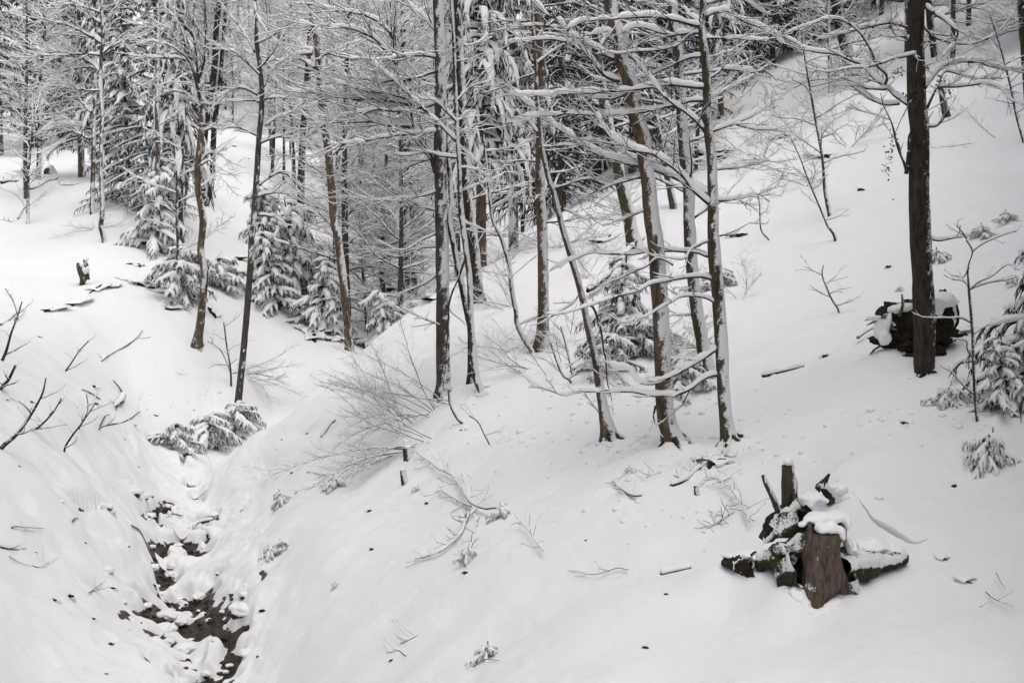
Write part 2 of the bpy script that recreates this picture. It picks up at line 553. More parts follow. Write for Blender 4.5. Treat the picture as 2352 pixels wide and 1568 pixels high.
def mat_bark(name, c1, c2, moss=None, moss_amt=0.0, snow=True, scale=15, bstr=1.0):
    m, nt, b = nodes(name)
    n = noise_node(nt, scale, 6, 0.65, 'Object', (1, 1, 0.28))
    r = ramp(nt, n.outputs[0], [(0.34, c1), (0.66, c2)])
    col = r.outputs[0]
    if moss:
        n2 = noise_node(nt, 4.5, 5, 0.6)
        r2 = ramp(nt, n2.outputs[0], [(0.60 - moss_amt * .25, (0, 0, 0)), (0.68 - moss_amt * .25, (1, 1, 1))])
        mx = nt.nodes.new('ShaderNodeMix'); mx.data_type = 'RGBA'
        nt.links.new(r2.outputs[0], mx.inputs['Factor'])
        nt.links.new(col, mx.inputs['A']); mx.inputs['B'].default_value = (*moss, 1)
        col = mx.outputs['Result']
    b.inputs['Roughness'].default_value = 0.85
    b.inputs['Specular IOR Level'].default_value = 0.25
    if snow:
        at_ = nt.nodes.new('ShaderNodeAttribute'); at_.attribute_name = 'snow'
        n3 = noise_node(nt, 38, 6, 0.75)
        ma = nt.nodes.new('ShaderNodeMath'); ma.operation = 'MULTIPLY_ADD'
        nt.links.new(n3.outputs[0], ma.inputs[0]); ma.inputs[1].default_value = 1.5
        nt.links.new(at_.outputs['Fac'], ma.inputs[2])
        hv = nt.nodes.new('ShaderNodeMath'); hv.operation = 'MULTIPLY'; hv.inputs[1].default_value = .5
        nt.links.new(ma.outputs[0], hv.inputs[0]); ma = hv
        r3 = ramp(nt, ma.outputs[0], [(0.56, (0, 0, 0)), (0.63, (1, 1, 1))])
        mx2 = nt.nodes.new('ShaderNodeMix'); mx2.data_type = 'RGBA'
        nt.links.new(r3.outputs[0], mx2.inputs['Factor'])
        nt.links.new(col, mx2.inputs['A']); mx2.inputs['B'].default_value = (0.85, 0.855, 0.865, 1)
        col = mx2.outputs['Result']
    nt.links.new(col, b.inputs['Base Color'])
    nf = noise_node(nt, scale * 3.2, 5, 0.7, 'Object', (1, 1, .5))
    hm_ = nt.nodes.new('ShaderNodeMath'); hm_.operation = 'MULTIPLY_ADD'
    nt.links.new(nf.outputs[0], hm_.inputs[0]); hm_.inputs[1].default_value = .7
    nt.links.new(n.outputs[0], hm_.inputs[2])
    bump(nt, b, hm_.outputs[0], bstr, 0.035)
    rl = ramp(nt, nf.outputs[0], [(0.62, (0, 0, 0)), (0.72, (1, 1, 1))])
    ml = nt.nodes.new('ShaderNodeMix'); ml.data_type = 'RGBA'
    nt.links.new(rl.outputs[0], ml.inputs['Factor'])
    nt.links.new(r.outputs[0], ml.inputs['A']); ml.inputs['B'].default_value = (c2[0] * 1.5, c2[1] * 1.5, c2[2] * 1.45, 1)
    for lk in list(nt.links):
        if lk.from_socket == r.outputs[0] and lk.to_node != ml:
            to = lk.to_socket
            nt.links.remove(lk)
            nt.links.new(ml.outputs['Result'], to)
    return m

M_BARK = {
 'dark': mat_bark('bark_dark', (0.014, 0.011, 0.009), (0.07, 0.056, 0.044), (0.05, 0.045, 0.02), 0.1),
 'brown': mat_bark('bark_brown', (0.048, 0.036, 0.027), (0.185, 0.138, 0.10), (0.065, 0.06, 0.03), 0.15),
 'mossy': mat_bark('bark_mossy', (0.035, 0.028, 0.02), (0.105, 0.088, 0.068), (0.065, 0.062, 0.024), 0.34),
 'grey': mat_bark('bark_grey', (0.035, 0.03, 0.026), (0.11, 0.098, 0.085), (0.06, 0.06, 0.03), 0.15),
 'stump': mat_bark('bark_stump', (0.06, 0.045, 0.034), (0.19, 0.15, 0.115), (0.06, 0.058, 0.02), 0.0, True, 22, 1.0),
}
M_TWIG = mat_bark('twig_bark', (0.034, 0.025, 0.019), (0.095, 0.070, 0.053), None, 0, False, 14)
M_RED = mat_bark('reddish_bark', (0.06, 0.045, 0.035), (0.14, 0.105, 0.08), None, 0, False, 14)
M_PALE = mat_bark('pale_stem', (0.16, 0.14, 0.12), (0.30, 0.27, 0.24), None, 0, False, 14)
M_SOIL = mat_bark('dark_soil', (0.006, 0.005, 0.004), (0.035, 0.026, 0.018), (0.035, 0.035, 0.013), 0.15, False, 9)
M_MOSS = mat_bark('moss_wood', (0.012, 0.011, 0.006), (0.05, 0.04, 0.025), (0.055, 0.055, 0.016), 0.45, True, 9)
M_BED = mat_bark('stream_gravel', (0.006, 0.005, 0.004), (0.06, 0.042, 0.03), None, 0, False, 7, 1.0)
M_STONE = mat_bark('wet_stone', (0.02, 0.016, 0.013), (0.11, 0.085, 0.065), None, 0, False, 8)
M_NEEDLE = mat_bark('spruce_needles', (0.012, 0.015, 0.011), (0.045, 0.055, 0.04), None, 0, False, 3)
M_GRASS = mat_bark('withered_grass', (0.07, 0.055, 0.04), (0.18, 0.145, 0.10), None, 0, False, 12)
M_LEAF = mat_bark('withered_leaf', (0.10, 0.045, 0.025), (0.19, 0.09, 0.05), None, 0, False, 6)
M_WOOD = mat_bark('cut_wood', (0.15, 0.09, 0.05), (0.30, 0.20, 0.12), None, 0, False, 18)
M_BED.node_tree.nodes['Principled BSDF'].inputs['Roughness'].default_value = 0.28

# ---------------------------------------------------------------- ground sheet
def axis(parts):
    out = []
    for a, b, st in parts:
        n = max(2, int(round((b - a) / st)))
        out.append(np.linspace(a, b, n, endpoint=False))
    out.append([parts[-1][1]])
    return np.concatenate(out)
th = axis([(-math.pi, -1.0, .10), (-1.0, -.42, .02), (-.42, -.272, .0029), (-.272, -.175, .00095), (-.175, .40, .0031), (.40, 1.0, .02), (1.0, math.pi, .10)])
ll = axis([(math.log(.4), math.log(9), .10), (math.log(9), math.log(12), .02), (math.log(12), math.log(19), .007), (math.log(19), math.log(31), .002), (math.log(31), math.log(36), .0026),
           (math.log(36), math.log(60), .008), (math.log(60), math.log(180), .022), (math.log(180), math.log(400), .05)])
TH, LL = np.meshgrid(th, ll, indexing='ij')
RR = np.exp(LL)
gx, gy = (np.sin(TH) * RR).ravel(), (np.cos(TH) * RR).ravel()
gzv = ground(gx, gy)
nt_, nl_ = len(th), len(ll)
idx = np.arange(nt_ * nl_).reshape(nt_, nl_)
F = np.stack([idx[:-1, :-1], idx[1:, :-1], idx[1:, 1:], idx[:-1, 1:]], -1).reshape(-1, 4)[:, ::-1]
g = obj('snow_ground', mesh('snow_ground', np.stack([gx, gy, gzv], -1), [F], M_GROUND))
g['kind'] = 'structure'

# stream bed under the snow, seen where the channel is open
th2 = np.linspace(-.30, -.15, 150); ll2 = np.linspace(math.log(19.5), math.log(36), 260)
A2, B2 = np.meshgrid(th2, ll2, indexing='ij')
bx, by = (np.sin(A2) * np.exp(B2)).ravel(), (np.cos(A2) * np.exp(B2)).ravel()
bz = hbase(bx, by) - 0.10 + 0.035 * fbm(np.stack([bx * 7, by * 7, bx * 0], -1), 3, 44)
idx = np.arange(len(bx)).reshape(150, 260)
F = np.stack([idx[:-1, :-1], idx[1:, :-1], idx[1:, 1:], idx[:-1, 1:]], -1).reshape(-1, 4)[:, ::-1]
F = F[stream_dist(bx, by)[F].min(1) < 2.4]
g = obj('stream_bed', mesh('stream_bed', np.stack([bx, by, bz], -1), [F], M_BED))
g['kind'] = 'structure'

# ---------------------------------------------------------------- shape builders
def ico(sub=2):
    t = (1 + 5 ** .5) / 2
    V = nrm(np.array([(-1, t, 0), (1, t, 0), (-1, -t, 0), (1, -t, 0), (0, -1, t), (0, 1, t), (0, -1, -t), (0, 1, -t), (t, 0, -1), (t, 0, 1), (-t, 0, -1), (-t, 0, 1)], float))
    Fc = np.array([(0,11,5),(0,5,1),(0,1,7),(0,7,10),(0,10,11),(1,5,9),(5,11,4),(11,10,2),(10,7,6),(7,1,8),(3,9,4),(3,4,2),(3,2,6),(3,6,8),(3,8,9),(4,9,5),(2,4,11),(6,2,10),(8,6,7),(9,8,1)])
    for _ in range(sub):
        cache = {}; V = list(V); nf = []
        def mid(a, b):
            k = (min(a, b), max(a, b))
            if k not in cache:
                m = V[a] + V[b]; V.append(m / np.linalg.norm(m)); cache[k] = len(V) - 1
            return cache[k]
        for a, b, c in Fc:
            x, y, z = mid(a, b), mid(b, c), mid(c, a)
            nf += [(a, x, z), (b, y, x), (c, z, y), (x, y, z)]
        Fc = np.array(nf); V = np.array(V)
    return V, Fc
ICO = {k: ico(k) for k in (1, 2, 3)}

def blob(geo, c, size, seed, rough=0.25, freq=1.6, sub=2):
    V, Fc = ICO[sub]
    n = fbm(V * freq + seed * 3.1, 3, seed)
    X = V * (1 + rough * n)[:, None] * np.asarray(size) + np.asarray(c)
    geo.add(X, [Fc])
    return X

def trunk_mesh(name, C, R, mat, off, sdir=(1, -.25), samt=0.3, seed=0, sides=16, rough=0.13, mot=1.0):
    """C (K,3) centre line, R (K,) radii"""
    K = len(C)
    T = nrm(np.gradient(C, axis=0))
    X = np.array([1.0, 0, 0]) - T * T[:, :1]; X = nrm(X)
    Yv = np.cross(T, X)
    a = np.arange(sides) / sides * 2 * math.pi
    N = X[:, None] * np.cos(a)[None, :, None] + Yv[:, None] * np.sin(a)[None, :, None]
    P = C[:, None] + N * R[:, None, None]
    s = nrm(np.array([sdir[0], sdir[1], 0.0]))
    Rm = float(np.mean(R))
    m1 = fbm(P * np.array([19, 19, 11.0]), 3, seed)
    m2 = fbm(P * np.array([2, 2, .8]), 2, seed + 5)
    lean = np.clip((N @ np.array([0, 0, 1.0])) * 2.2, -.4, .5)
    sn = (N @ s) * 0.50 + lean + mot * (m1 * 0.6 + m2 * 0.45) + samt - 0.26
    sn = np.clip(sn + 0.1, 0, 1)
    hgt = np.arange(K)[:, None] / max(K - 1, 1) * np.linalg.norm(np.diff(C, axis=0), axis=1).sum()
    if sides >= 12:
        lob = .55 + .45 * np.cos(a * 4 + seed)[None]
        P = P + N * (R[:, None] * .75 * lob * np.exp(-np.maximum(hgt - .35, 0) / .20))[..., None]
    bk = fbm(P * np.array([1, 1, .25]) * (0.9 / Rm) + seed, 3, seed + 9) * rough * Rm
    P = P + N * (bk + 0.013 * sstep(.35, .75, sn))[..., None]
    Fq = quads(1, K, sides)
    V = P.reshape(-1, 3)
    top = np.array([[(K - 1) * sides + i for i in range(sides)]])
    return mesh(name, V - np.asarray(off), [Fq, top], mat, None, True, {'snow': sn.ravel() * .9})

def limb_radius(K, r0, r1):
    s = np.linspace(0, 1, K)
    return r0 * (1 - s) ** 0.8 + r1

class Tree:
    """a bare broadleaf tree traced by its trunk, with limbs as parts"""
    def __init__(self, name, pts, widths, label, cat='tree', bark='mossy', Y=None, base=None, samt=.3, sdir=(1, -.55), extend=0.0, seed=0, sides=16, group=None, mot=1.0, lean=0.0):
        self.seed = seed
        self.rng = np.random.default_rng(seed + 100)
        b = hit(*(base or pts[-1])) if Y is None else None
        self.Y = Y if Y is not None else b[1]
        px, py = (base or pts[-1])
        pts = list(pts)
        n = len(pts)
        P = np.array([at(x, y, self.Y) for x, y in pts])[::-1]        # base first
        wd = np.interp(np.linspace(0, 1, n), np.linspace(0, 1, len(widths)), widths)[::-1] / FPX * self.Y / 2
        P[:, 1] += lean * (P[:, 2] - P[0, 2])
        zb = gz(P[0, 0], P[0, 1])
        low = P[0].copy(); low[2] = min(P[0, 2], zb) - 0.35
        P = np.vstack([low, P]); wd = np.concatenate([[wd[0] * 1.05], wd])
        if extend:
            d = nrm(P[-1] - P[-2])
            P = np.vstack([P, P[-1] + d * extend]); wd = np.concatenate([wd, [wd[-1] * .6]])
        L = np.linalg.norm(np.diff(P, axis=0), axis=1).sum()
        K = int(np.clip(L / 0.06, 20, 170))
        D = resample(np.hstack([P, wd[:, None]]), K)
        self.C, self.R = D[:, :3], np.maximum(D[:, 3], .004)
        self.off = np.array([P[1, 0], P[1, 1], min(P[1, 2], zb)])
        self.o = thing(name, self.off, label, cat, group, px, py)
        obj('trunk', trunk_mesh('trunk', self.C, self.R, M_BARK[bark], self.off, sdir, samt, seed, sides, mot=mot), self.o)
    def limb(self, pts, w0, snow=.05, dep=None, tw=7, l2=4, tl=(.35, 1.0), mat=None, twr=.0035, wash=.016):
        """pts in overview pixels from the trunk outwards; dep: how far it comes forward per metre"""
        rng = self.rng
        if dep is None:
            dep = rng.uniform(-.55, .55)
        K = 28
        pp = np.array(pts)
        s = np.concatenate([[0], np.cumsum(np.linalg.norm(np.diff(pp, axis=0), axis=1))]) / FPX * self.Y
        P = np.array([at(x, y, self.Y + dep * q) for (x, y), q in zip(pts, s)])
        P = resample(P, K)[None]
        wob = np.stack([vnoise(P * 5.0, self.seed), vnoise(P * 5.0, self.seed + 31), vnoise(P * 5.0, self.seed + 57)], -1)
        P = P + wob * .022 * np.linspace(0, 1, K)[None, :, None] ** .5
        r0 = w0 / FPX * self.Y / 2
        R = limb_radius(K, r0, .004)[None]
        return self._branch(P, R, snow, tw, l2, tl, mat or M_TWIG, twr, wash)
    def _branch(self, P, R, snow, tw, l2, tl, mat, twr, wash):
        rng = self.rng
        bk, sw = Geo(), Geo()
        tube(bk, P, R, 6); snowtube(sw, P, R, snow * 1.25, 6, self.seed, .27)
        L = np.linalg.norm(np.diff(P[0], axis=0), axis=1).sum()
        n1 = max(2, int(L * tw))
        A, Ar = spawn(P, R, n1, .12, 1.0, tl, (.35, .95), 6, .12, .30, .45, twr, .5, .35, rng)
        tube(bk, A, Ar, 3); snowtube(sw, A, Ar, wash * 1.5, 3, self.seed + 1)
        if l2:
            B, Br = spawn(A, Ar, l2, .15, 1.0, (tl[0] * .35, tl[1] * .45), (.4, 1.0), 4, .1, .35, .5, twr * .75, .7, .3, rng)
            tube(bk, B, Br, 3); snowtube(sw, B, Br, wash, 3, self.seed + 2)
            if l2 > 3:
                C, Cr = spawn(B, Br, 2, .2, .9, (tl[0] * .2, tl[1] * .22), (.4, 1.0), 3, .1, .35, .5, twr * .6, .8, .3, rng)
                tube(bk, C, Cr, 3)
        o = obj('branch', bk.mesh('branch', mat, self.off), self.o)
        obj('snow', sw.mesh('snow', M_SNOW, self.off), o)
        return o
    def roots(self, angs, mat, L=(.3, .55)):
        for k, a in enumerate(angs):
            a = math.radians(a); ln = self.rng.uniform(*L)
            c = np.array([self.off[0], self.off[1], 0.0])
            r = float(self.R[3])
            pts = []
            for q, (d, h) in enumerate([(.15 * r, .14), (r * 1.0, .045), (r + ln * .4, -.01), (r + ln * .8, -.08)]):
                x, y = c[0] + math.cos(a) * d, c[1] + math.sin(a) * d
                pts.append((x, y, gz(x, y) + h))
            P = resample(np.array(pts), 18)
            obj('root', trunk_mesh('root', P, np.linspace(r * .55, r * .14, 18), mat, self.off, (.6, -.1), .12, self.seed + k, 10, .4), self.o)
    def auto(self, n, t0, t1, L, tw=6, l2=3, snow=.035, tl=(.3, .9), up=(.9, 1.5), az=None, w=.22, wash=.016, twr=.0035):
        rng = self.rng
        for k in range(n):
            t = t0 + (t1 - t0) * (k + rng.uniform()) / n
            i = int(t * (len(self.C) - 1))
            a = rng.uniform(*az) if az else k * 2.4 + rng.uniform(-.5, .5)
            e = math.pi / 2 - rng.uniform(*up)
            d = np.array([math.cos(a) * math.cos(e), math.sin(a) * math.cos(e), math.sin(e)])
            ln = rng.uniform(*L)
            K = 12
            P = np.empty((1, K, 3)); P[0, 0] = self.C[i]
            for q in range(1, K):
                d = nrm(d + np.array([rng.normal(0, .10), rng.normal(0, .10), rng.normal(0.02, .08)]))
                P[0, q] = P[0, q - 1] + d * ln / (K - 1)
            R = limb_radius(K, max(self.R[i] * w, .0045), .003)[None]
            self._branch(P, R, snow, tw, l2, tl, M_TWIG, twr, wash)

# ---------------------------------------------------------------- traced trees of the right slope
t = Tree('beech_tree', Q('D', [(1055,-60),(1052,60),(1050,300),(1055,480),(1060,720),(1080,900)]) + Q('D', [(1075,1130),(1075,1350)]) + Q('H', [(1080,0),(1085,150),(1098,400),(1108,600),(1115,800),(1110,950),(1105,1060)]),
         [38, 38, 39, 40, 40, 41, 44, 45, 46, 46, 47, 48, 50, 48, 40, 27], 'thick dark beech trunk standing in front of the uprooted root plate', bark='dark', samt=.02, seed=1, extend=2.0, sides=22, mot=.75)
for pts, w, sn in [
    ([(1100,735),(1060,742),(990,710),(920,660),(860,600),(780,545),(690,450),(610,410),(480,370),(330,350),(270,320),(170,260),(0,200),(-150,130)], 8, .05),
    ([(1130,740),(1170,650),(1210,595),(1330,595),(1440,580),(1540,570),(1640,620),(1700,690),(1792,720)], 6, .04),
    ([(1110,610),(1170,530),(1250,450),(1350,430),(1470,420),(1560,450),(1680,475),(1800,480)], 8, .055),
    ([(1140,290),(1080,290),(1000,260),(920,240),(890,200),(880,150),(940,100)], 7, .05),
    ([(1140,290),(1090,350),(1000,385),(900,405),(800,440),(700,465),(600,470),(480,485),(370,490)], 5, .03),
    ([(850,610),(760,605),(700,600),(570,545),(480,540)], 5, .04),
    ([(940,710),(850,715),(770,690),(690,640),(620,600),(480,585)], 5, .045),
    ([(1120,50),(1200,110),(1330,205),(1325,270),(1290,340),(1240,390)], 7, .05),
    ([(1100,830),(1130,860),(1200,860),(1245,800),(1245,700),(1210,620)], 5, .03),
    ([(1080,8),(900,4),(700,-30)], 7, .06),
    ([(840,580),(855,520),(780,440),(740,340),(640,200),(500,130),(300,180),(150,240)], 6, .03),
    ([(1200,600),(1260,490),(1400,520),(1500,540),(1640,545)], 4, .03),
    ([(1080,150),(1180,260),(1330,300),(1480,290),(1640,190),(1740,60)], 4, .02),
    ([(1030,200),(880,160),(700,190),(560,230),(380,270)], 6, .045)]:
    t.limb(Q('D', pts), w, sn, tw=6, l2=4, tl=(.25, .7), wash=.009, twr=.003)
t.limb(Q('D', [(985,1190),(995,1120),(1005,1020),(1010,930),(1045,830),(1080,760)]), 9, .0, dep=-.1, tw=1, l2=0)
t.limb(Q('D', [(990,1180),(960,1080),(910,930),(880,830),(830,720),(800,640)]), 6, .015, tw=4, l2=2)
t.limb(Q('H', [(1110,110),(1160,125),(1220,135),(1300,122),(1430,100)]), 5, .04, tw=3, l2=2, tl=(.15, .35))
t.limb(Q('H', [(1120,160),(1100,158),(1080,145),(1055,125)]), 4, .045, dep=.6, tw=2, l2=0, tl=(.1, .2))
t.roots((-150, -95, -40, 10), M_BARK['dark'], (.2, .4))
# withered leaves still hanging on the lowest twigs
rg = np.random.default_rng(5)
gl = Geo()
for c0, c1, n in [((900,900),(850,1200),60), ((700,180),(1000,180),30), ((850,520),(1020,470),40), ((1140,480),(1300,660),60), ((940,640),(1060,700),20)]:
    for k in range(n):
        s = rg.uniform()
        p = Q('D', [(c0[0] + (c1[0] - c0[0]) * s + rg.normal(0, 14), c0[1] + (c1[1] - c0[1]) * s + rg.normal(0, 22))])[0]
        q = at(p[0], p[1], t.Y + rg.uniform(-.5, .3))
        a, b = nrm(rg.normal(0, 1, 3)) * .028, nrm(rg.normal(0, 1, 3)) * .017
        gl.add(np.array([q - a, q + b, q + a, q - b]), [np.array([[0, 1, 2, 3]])])
lf = obj('withered_leaf_cluster', gl.mesh('withered_leaf_cluster', M_LEAF, t.off, False), t.o)
lf['kind'] = 'stuff'

t = Tree('beech_tree', Q('C', [(1335,-60),(1330,100),(1320,200),(1340,330),(1355,500),(1360,650),(1355,800),(1375,950),(1390,1100),(1398,1300),(1400,1450)]) + Q('G', [(1400,80),(1410,250),(1430,450),(1440,600),(1455,800),(1465,1000),(1475,1200),(1495,1400),(1515,1520)]),
         [14, 15, 17, 18, 19, 20, 21, 24, 27, 28, 29, 28, 27, 30], 'slim mossy beech whose long snow covered limbs sweep out to the left', bark='mossy', samt=.34, seed=2, extend=2.0, sides=18)
for pts, w, sn in [
    ([(1320,185),(1180,150),(1040,120),(900,118),(720,128),(590,140),(480,160),(400,210)], 7, .06),
    ([(1345,605),(1200,590),(1080,580),(1000,600),(850,615),(660,630),(450,640),(230,655),(0,650)], 7, .065),
    ([(1345,695),(1260,690),(1160,715),(1040,740),(900,770),(700,790),(480,785),(330,785),(180,800),(80,830),(0,850)], 6, .06),
    ([(1335,390),(1260,395),(1160,430),(1050,480),(940,530),(830,550),(700,555),(560,530)], 5, .045),
    ([(1395,1340),(1300,1300),(1210,1250),(1100,1200),(960,1150),(800,1110),(640,1070),(520,1000),(420,920),(300,850),(220,770),(130,700),(40,620)], 10, .075),
    ([(1395,1410),(1320,1350),(1270,1300),(1200,1210),(1120,1140),(1000,1060),(880,1030),(780,980),(700,920),(640,830),(600,780)], 9, .07),
    ([(1375,940),(1310,850),(1230,780),(1150,720),(1060,650),(1000,580),(940,500),(870,420)], 8, .06),
    ([(1340,120),(1420,85),(1500,80),(1560,110),(1640,160),(1720,190),(1792,230),(1900,320)], 6, .055),
    ([(1375,905),(1450,880),(1570,840),(1680,790),(1760,730)], 5, .045),
    ([(1560,850),(1660,880),(1792,890),(1900,900)], 4, .04),
    ([(1410,1370),(1500,1370),(1600,1350),(1700,1330),(1792,1300)], 5, .05),
    ([(1365,545),(1420,510),(1470,460),(1510,380)], 4, .02),
    ([(1460,475),(1560,480),(1650,490),(1700,520),(1740,590),(1770,650)], 5, .05),
    ([(1325,160),(1250,110),(1190,50),(1060,0)], 5, .05),
    ([(1395,1165),(1500,1150),(1600,1140),(1792,1100)], 4, .035),
    ([(1350,262),(1500,265),(1640,270),(1792,275)], 4, .04),
    ([(1330,225),(1200,230),(1120,235),(1000,210),(880,190),(780,220),(640,225),(500,230)], 6, .06),
    ([(1340,30),(1450,5),(1560,-10),(1700,60),(1800,110)], 5, .05),
    ([(1345,205),(1240,240),(1150,310),(1000,350),(860,360),(600,370)], 4, .03)]:
    t.limb(Q('C', pts), w, sn, tw=7, l2=4, tl=(.3, .85), wash=.008)
for pts, w, sn in [
    ([(1395,245),(1360,240),(1300,215),(1200,205),(1000,205),(850,225),(700,225),(580,220),(480,250),(380,290),(290,350)], 6, .05),
    ([(1405,405),(1340,380),(1260,380),(1160,395),(1050,415),(960,445),(850,490),(700,530),(560,580),(430,625),(300,650)], 6, .04),
    ([(1435,575),(1370,530),(1270,510),(1180,515),(1120,550),(1000,620),(880,680),(780,700)], 5, .035),
    ([(1465,860),(1400,890),(1300,960),(1180,1030),(1080,1080),(980,1110),(900,1105),(850,1040),(820,1020),(740,1010),(690,980)], 8, .065),
    ([(1455,1055),(1410,1050),(1330,1080),(1240,1150),(1150,1185),(1050,1190),(960,1190),(860,1165),(740,1160),(600,1165),(480,1165),(400,1190),(320,1170),(220,1130),(130,1080),(70,1025)], 7, .055),
    ([(1400,110),(1500,90),(1600,40),(1660,0)], 3, .01), ([(1400,130),(1330,150),(1270,180),(1190,260),(1060,250)], 5, .03),
    ([(1240,1160),(1200,1240),(1130,1310),(1040,1380)], 2, .005), ([(1130,300),(1030,250),(940,310),(830,360),(700,420),(560,510)], 4, .02)]:
    t.limb(Q('G', pts), w, sn, tw=3.5, l2=3, tl=(.25, .6), dep=(0.0 if sn > .05 else None))
t.roots((-165, -110, -60, -10), M_MOSS, (.25, .5))

t = Tree('beech_tree', Q('C', [(690,-60),(700,50),(720,150),(760,270),(770,400),(820,520),(850,640),(870,780),(905,880),(930,980),(935,1100),(960,1250),(970,1400),(985,1540)]) + Q('G', [(1000,100),(1020,300),(1035,500),(1045,700),(1055,900),(1060,1050),(1065,1200),(1090,1380),(1130,1520)]),
         [28, 30, 31, 33, 33, 33, 32, 34, 36, 37, 38, 39, 44], 'brown barked beech with a bent stem and moss, middle of the three right hand trunks', bark='brown', samt=.30, seed=3, extend=2.0, sides=22)
for pts, w, sn in [
    ([(730,410),(640,360),(560,300),(480,260),(400,230)], 8, .06),
    ([(760,560),(660,515),(590,430),(530,360),(470,290),(410,210),(340,140),(270,110),(180,20)], 8, .06),
    ([(790,370),(900,420),(980,460),(1080,490),(1140,560)], 5, .05),
    ([(400,290),(300,270),(180,275),(0,285)], 4, .045), ([(360,200),(260,180),(120,175),(0,180)], 4, .04),
    ([(800,650),(700,680),(600,670),(480,650)], 5, .05), ([(930,1000),(860,990),(720,985),(600,960),(480,955)], 4, .04),
    ([(960,1220),(880,1220),(760,1250),(650,1290),(560,1330),(480,1370)], 5, .04),
    ([(920,900),(960,880),(1000,950),(1020,1040),(1010,1120)], 4, .02),
    ([(720,130),(600,60),(480,-20)], 5, .03), ([(980,1420),(880,1460),(760,1510),(640,1540)], 4, .03)]:
    t.limb(Q('C', pts), w, sn, tw=7, l2=4, tl=(.3, .85), wash=.008)
t.limb(Q('G', [(1010,1260),(1000,1340),(1012,1390)]), 5, 0, dep=-.3, tw=0, l2=0)
t.roots((-140, -80, -20), M_MOSS, (.25, .45))

t = Tree('beech_tree', Q('C', [(1120,-60),(1130,150),(1160,350),(1170,550),(1185,700),(1190,850),(1200,1000),(1215,1150),(1235,1300),(1235,1500)]) + Q('G', [(1240,50),(1250,250),(1270,450),(1290,600),(1320,780),(1340,900),(1375,1040)]),
         [20, 22, 23, 24, 25, 26, 27, 28, 32], 'leaning mossy trunk with thick snow down its right side, between its two neighbours', bark='mossy', samt=.40, seed=4, extend=2.0, sides=18)
t.auto(12, .3, .98, (1.0, 2.2), 6, 2, .03, up=(1.0, 1.6), wash=.010)
t.limb(Q('G', [(1300,640),(1240,640),(1150,640),(1090,660)]), 4, .03)

t = Tree('beech_tree', Q('C', [(160,-60),(170,200),(190,450),(195,650),(210,800),(230,1000),(270,1200),(320,1350),(360,1520)]) + Q('G', [(380,80),(430,250),(500,500),(550,750),(590,900),(620,1100),(655,1300),(695,1510)]),
         [6, 7, 8, 9, 10, 11, 12, 13, 14, 16, 18, 36], 'slender curved young beech with a broad mossy foot', bark='brown', samt=.26, seed=5, extend=2.5, sides=14)
for pts, w, sn in [([(205,910),(150,840),(70,760),(0,660)], 4, .045), ([(185,440),(150,400),(110,280),(60,150),(20,40)], 4, .03), ([(195,440),(260,390),(340,330),(430,280)], 4, .03),
                   ([(350,1420),(430,1450),(500,1480),(570,1540)], 4, .03), ([(215,1010),(320,1000),(470,995)], 3, .03), ([(300,1290),(380,1270),(480,1240),(560,1220)], 3, .03), ([(180,300),(260,160),(240,60)], 3, .03)]:
    t.limb(Q('C', pts), w, sn, tw=5, l2=2, wash=.009)
for pts, w, sn in [([(570,830),(510,900),(520,960),(560,1020)], 3, .01), ([(530,560),(590,600),(640,780),(670,1000),(700,1180),(720,1290)], 5, .01), ([(640,1330),(600,1280),(540,1240)], 3, .01), ([(500,470),(440,560),(330,640),(230,700)], 3, .025)]:
    t.limb(Q('G', pts), w, sn, tw=4, l2=2, tl=(.2, .5))

t.roots((-150, -90, -30, 20), M_MOSS, (.2, .4))

t = Tree('spruce_tree', Q('C', [(200,-60),(220,300),(225,600),(225,900),(218,1200),(228,1500)]) + Q('G', [(235,100),(240,400),(240,650),(230,870)]), [18, 20, 21, 22, 24, 26], 'straight reddish brown spruce trunk with one snow plastered side', bark='brown', samt=.2, seed=6, extend=3.0, sides=18, mot=.8)
t.auto(22, .25, .98, (.6, 1.5), 6, 2, .015, up=(1.5, 1.9), wash=.009)

t = Tree('beech_tree', Q('C', [(560,-60),(640,600),(690,860),(740,1050),(770,1250),(820,1450)]) + Q('G', [(850,100),(875,205)]), [20, 22, 25, 28, 31], 'leaning dark beech trunk up the slope behind the brown one', bark='mossy', samt=.12, seed=7, extend=2.0)
t.auto(9, .35, .98, (1.2, 2.4), 6, 2, .03, wash=.010)

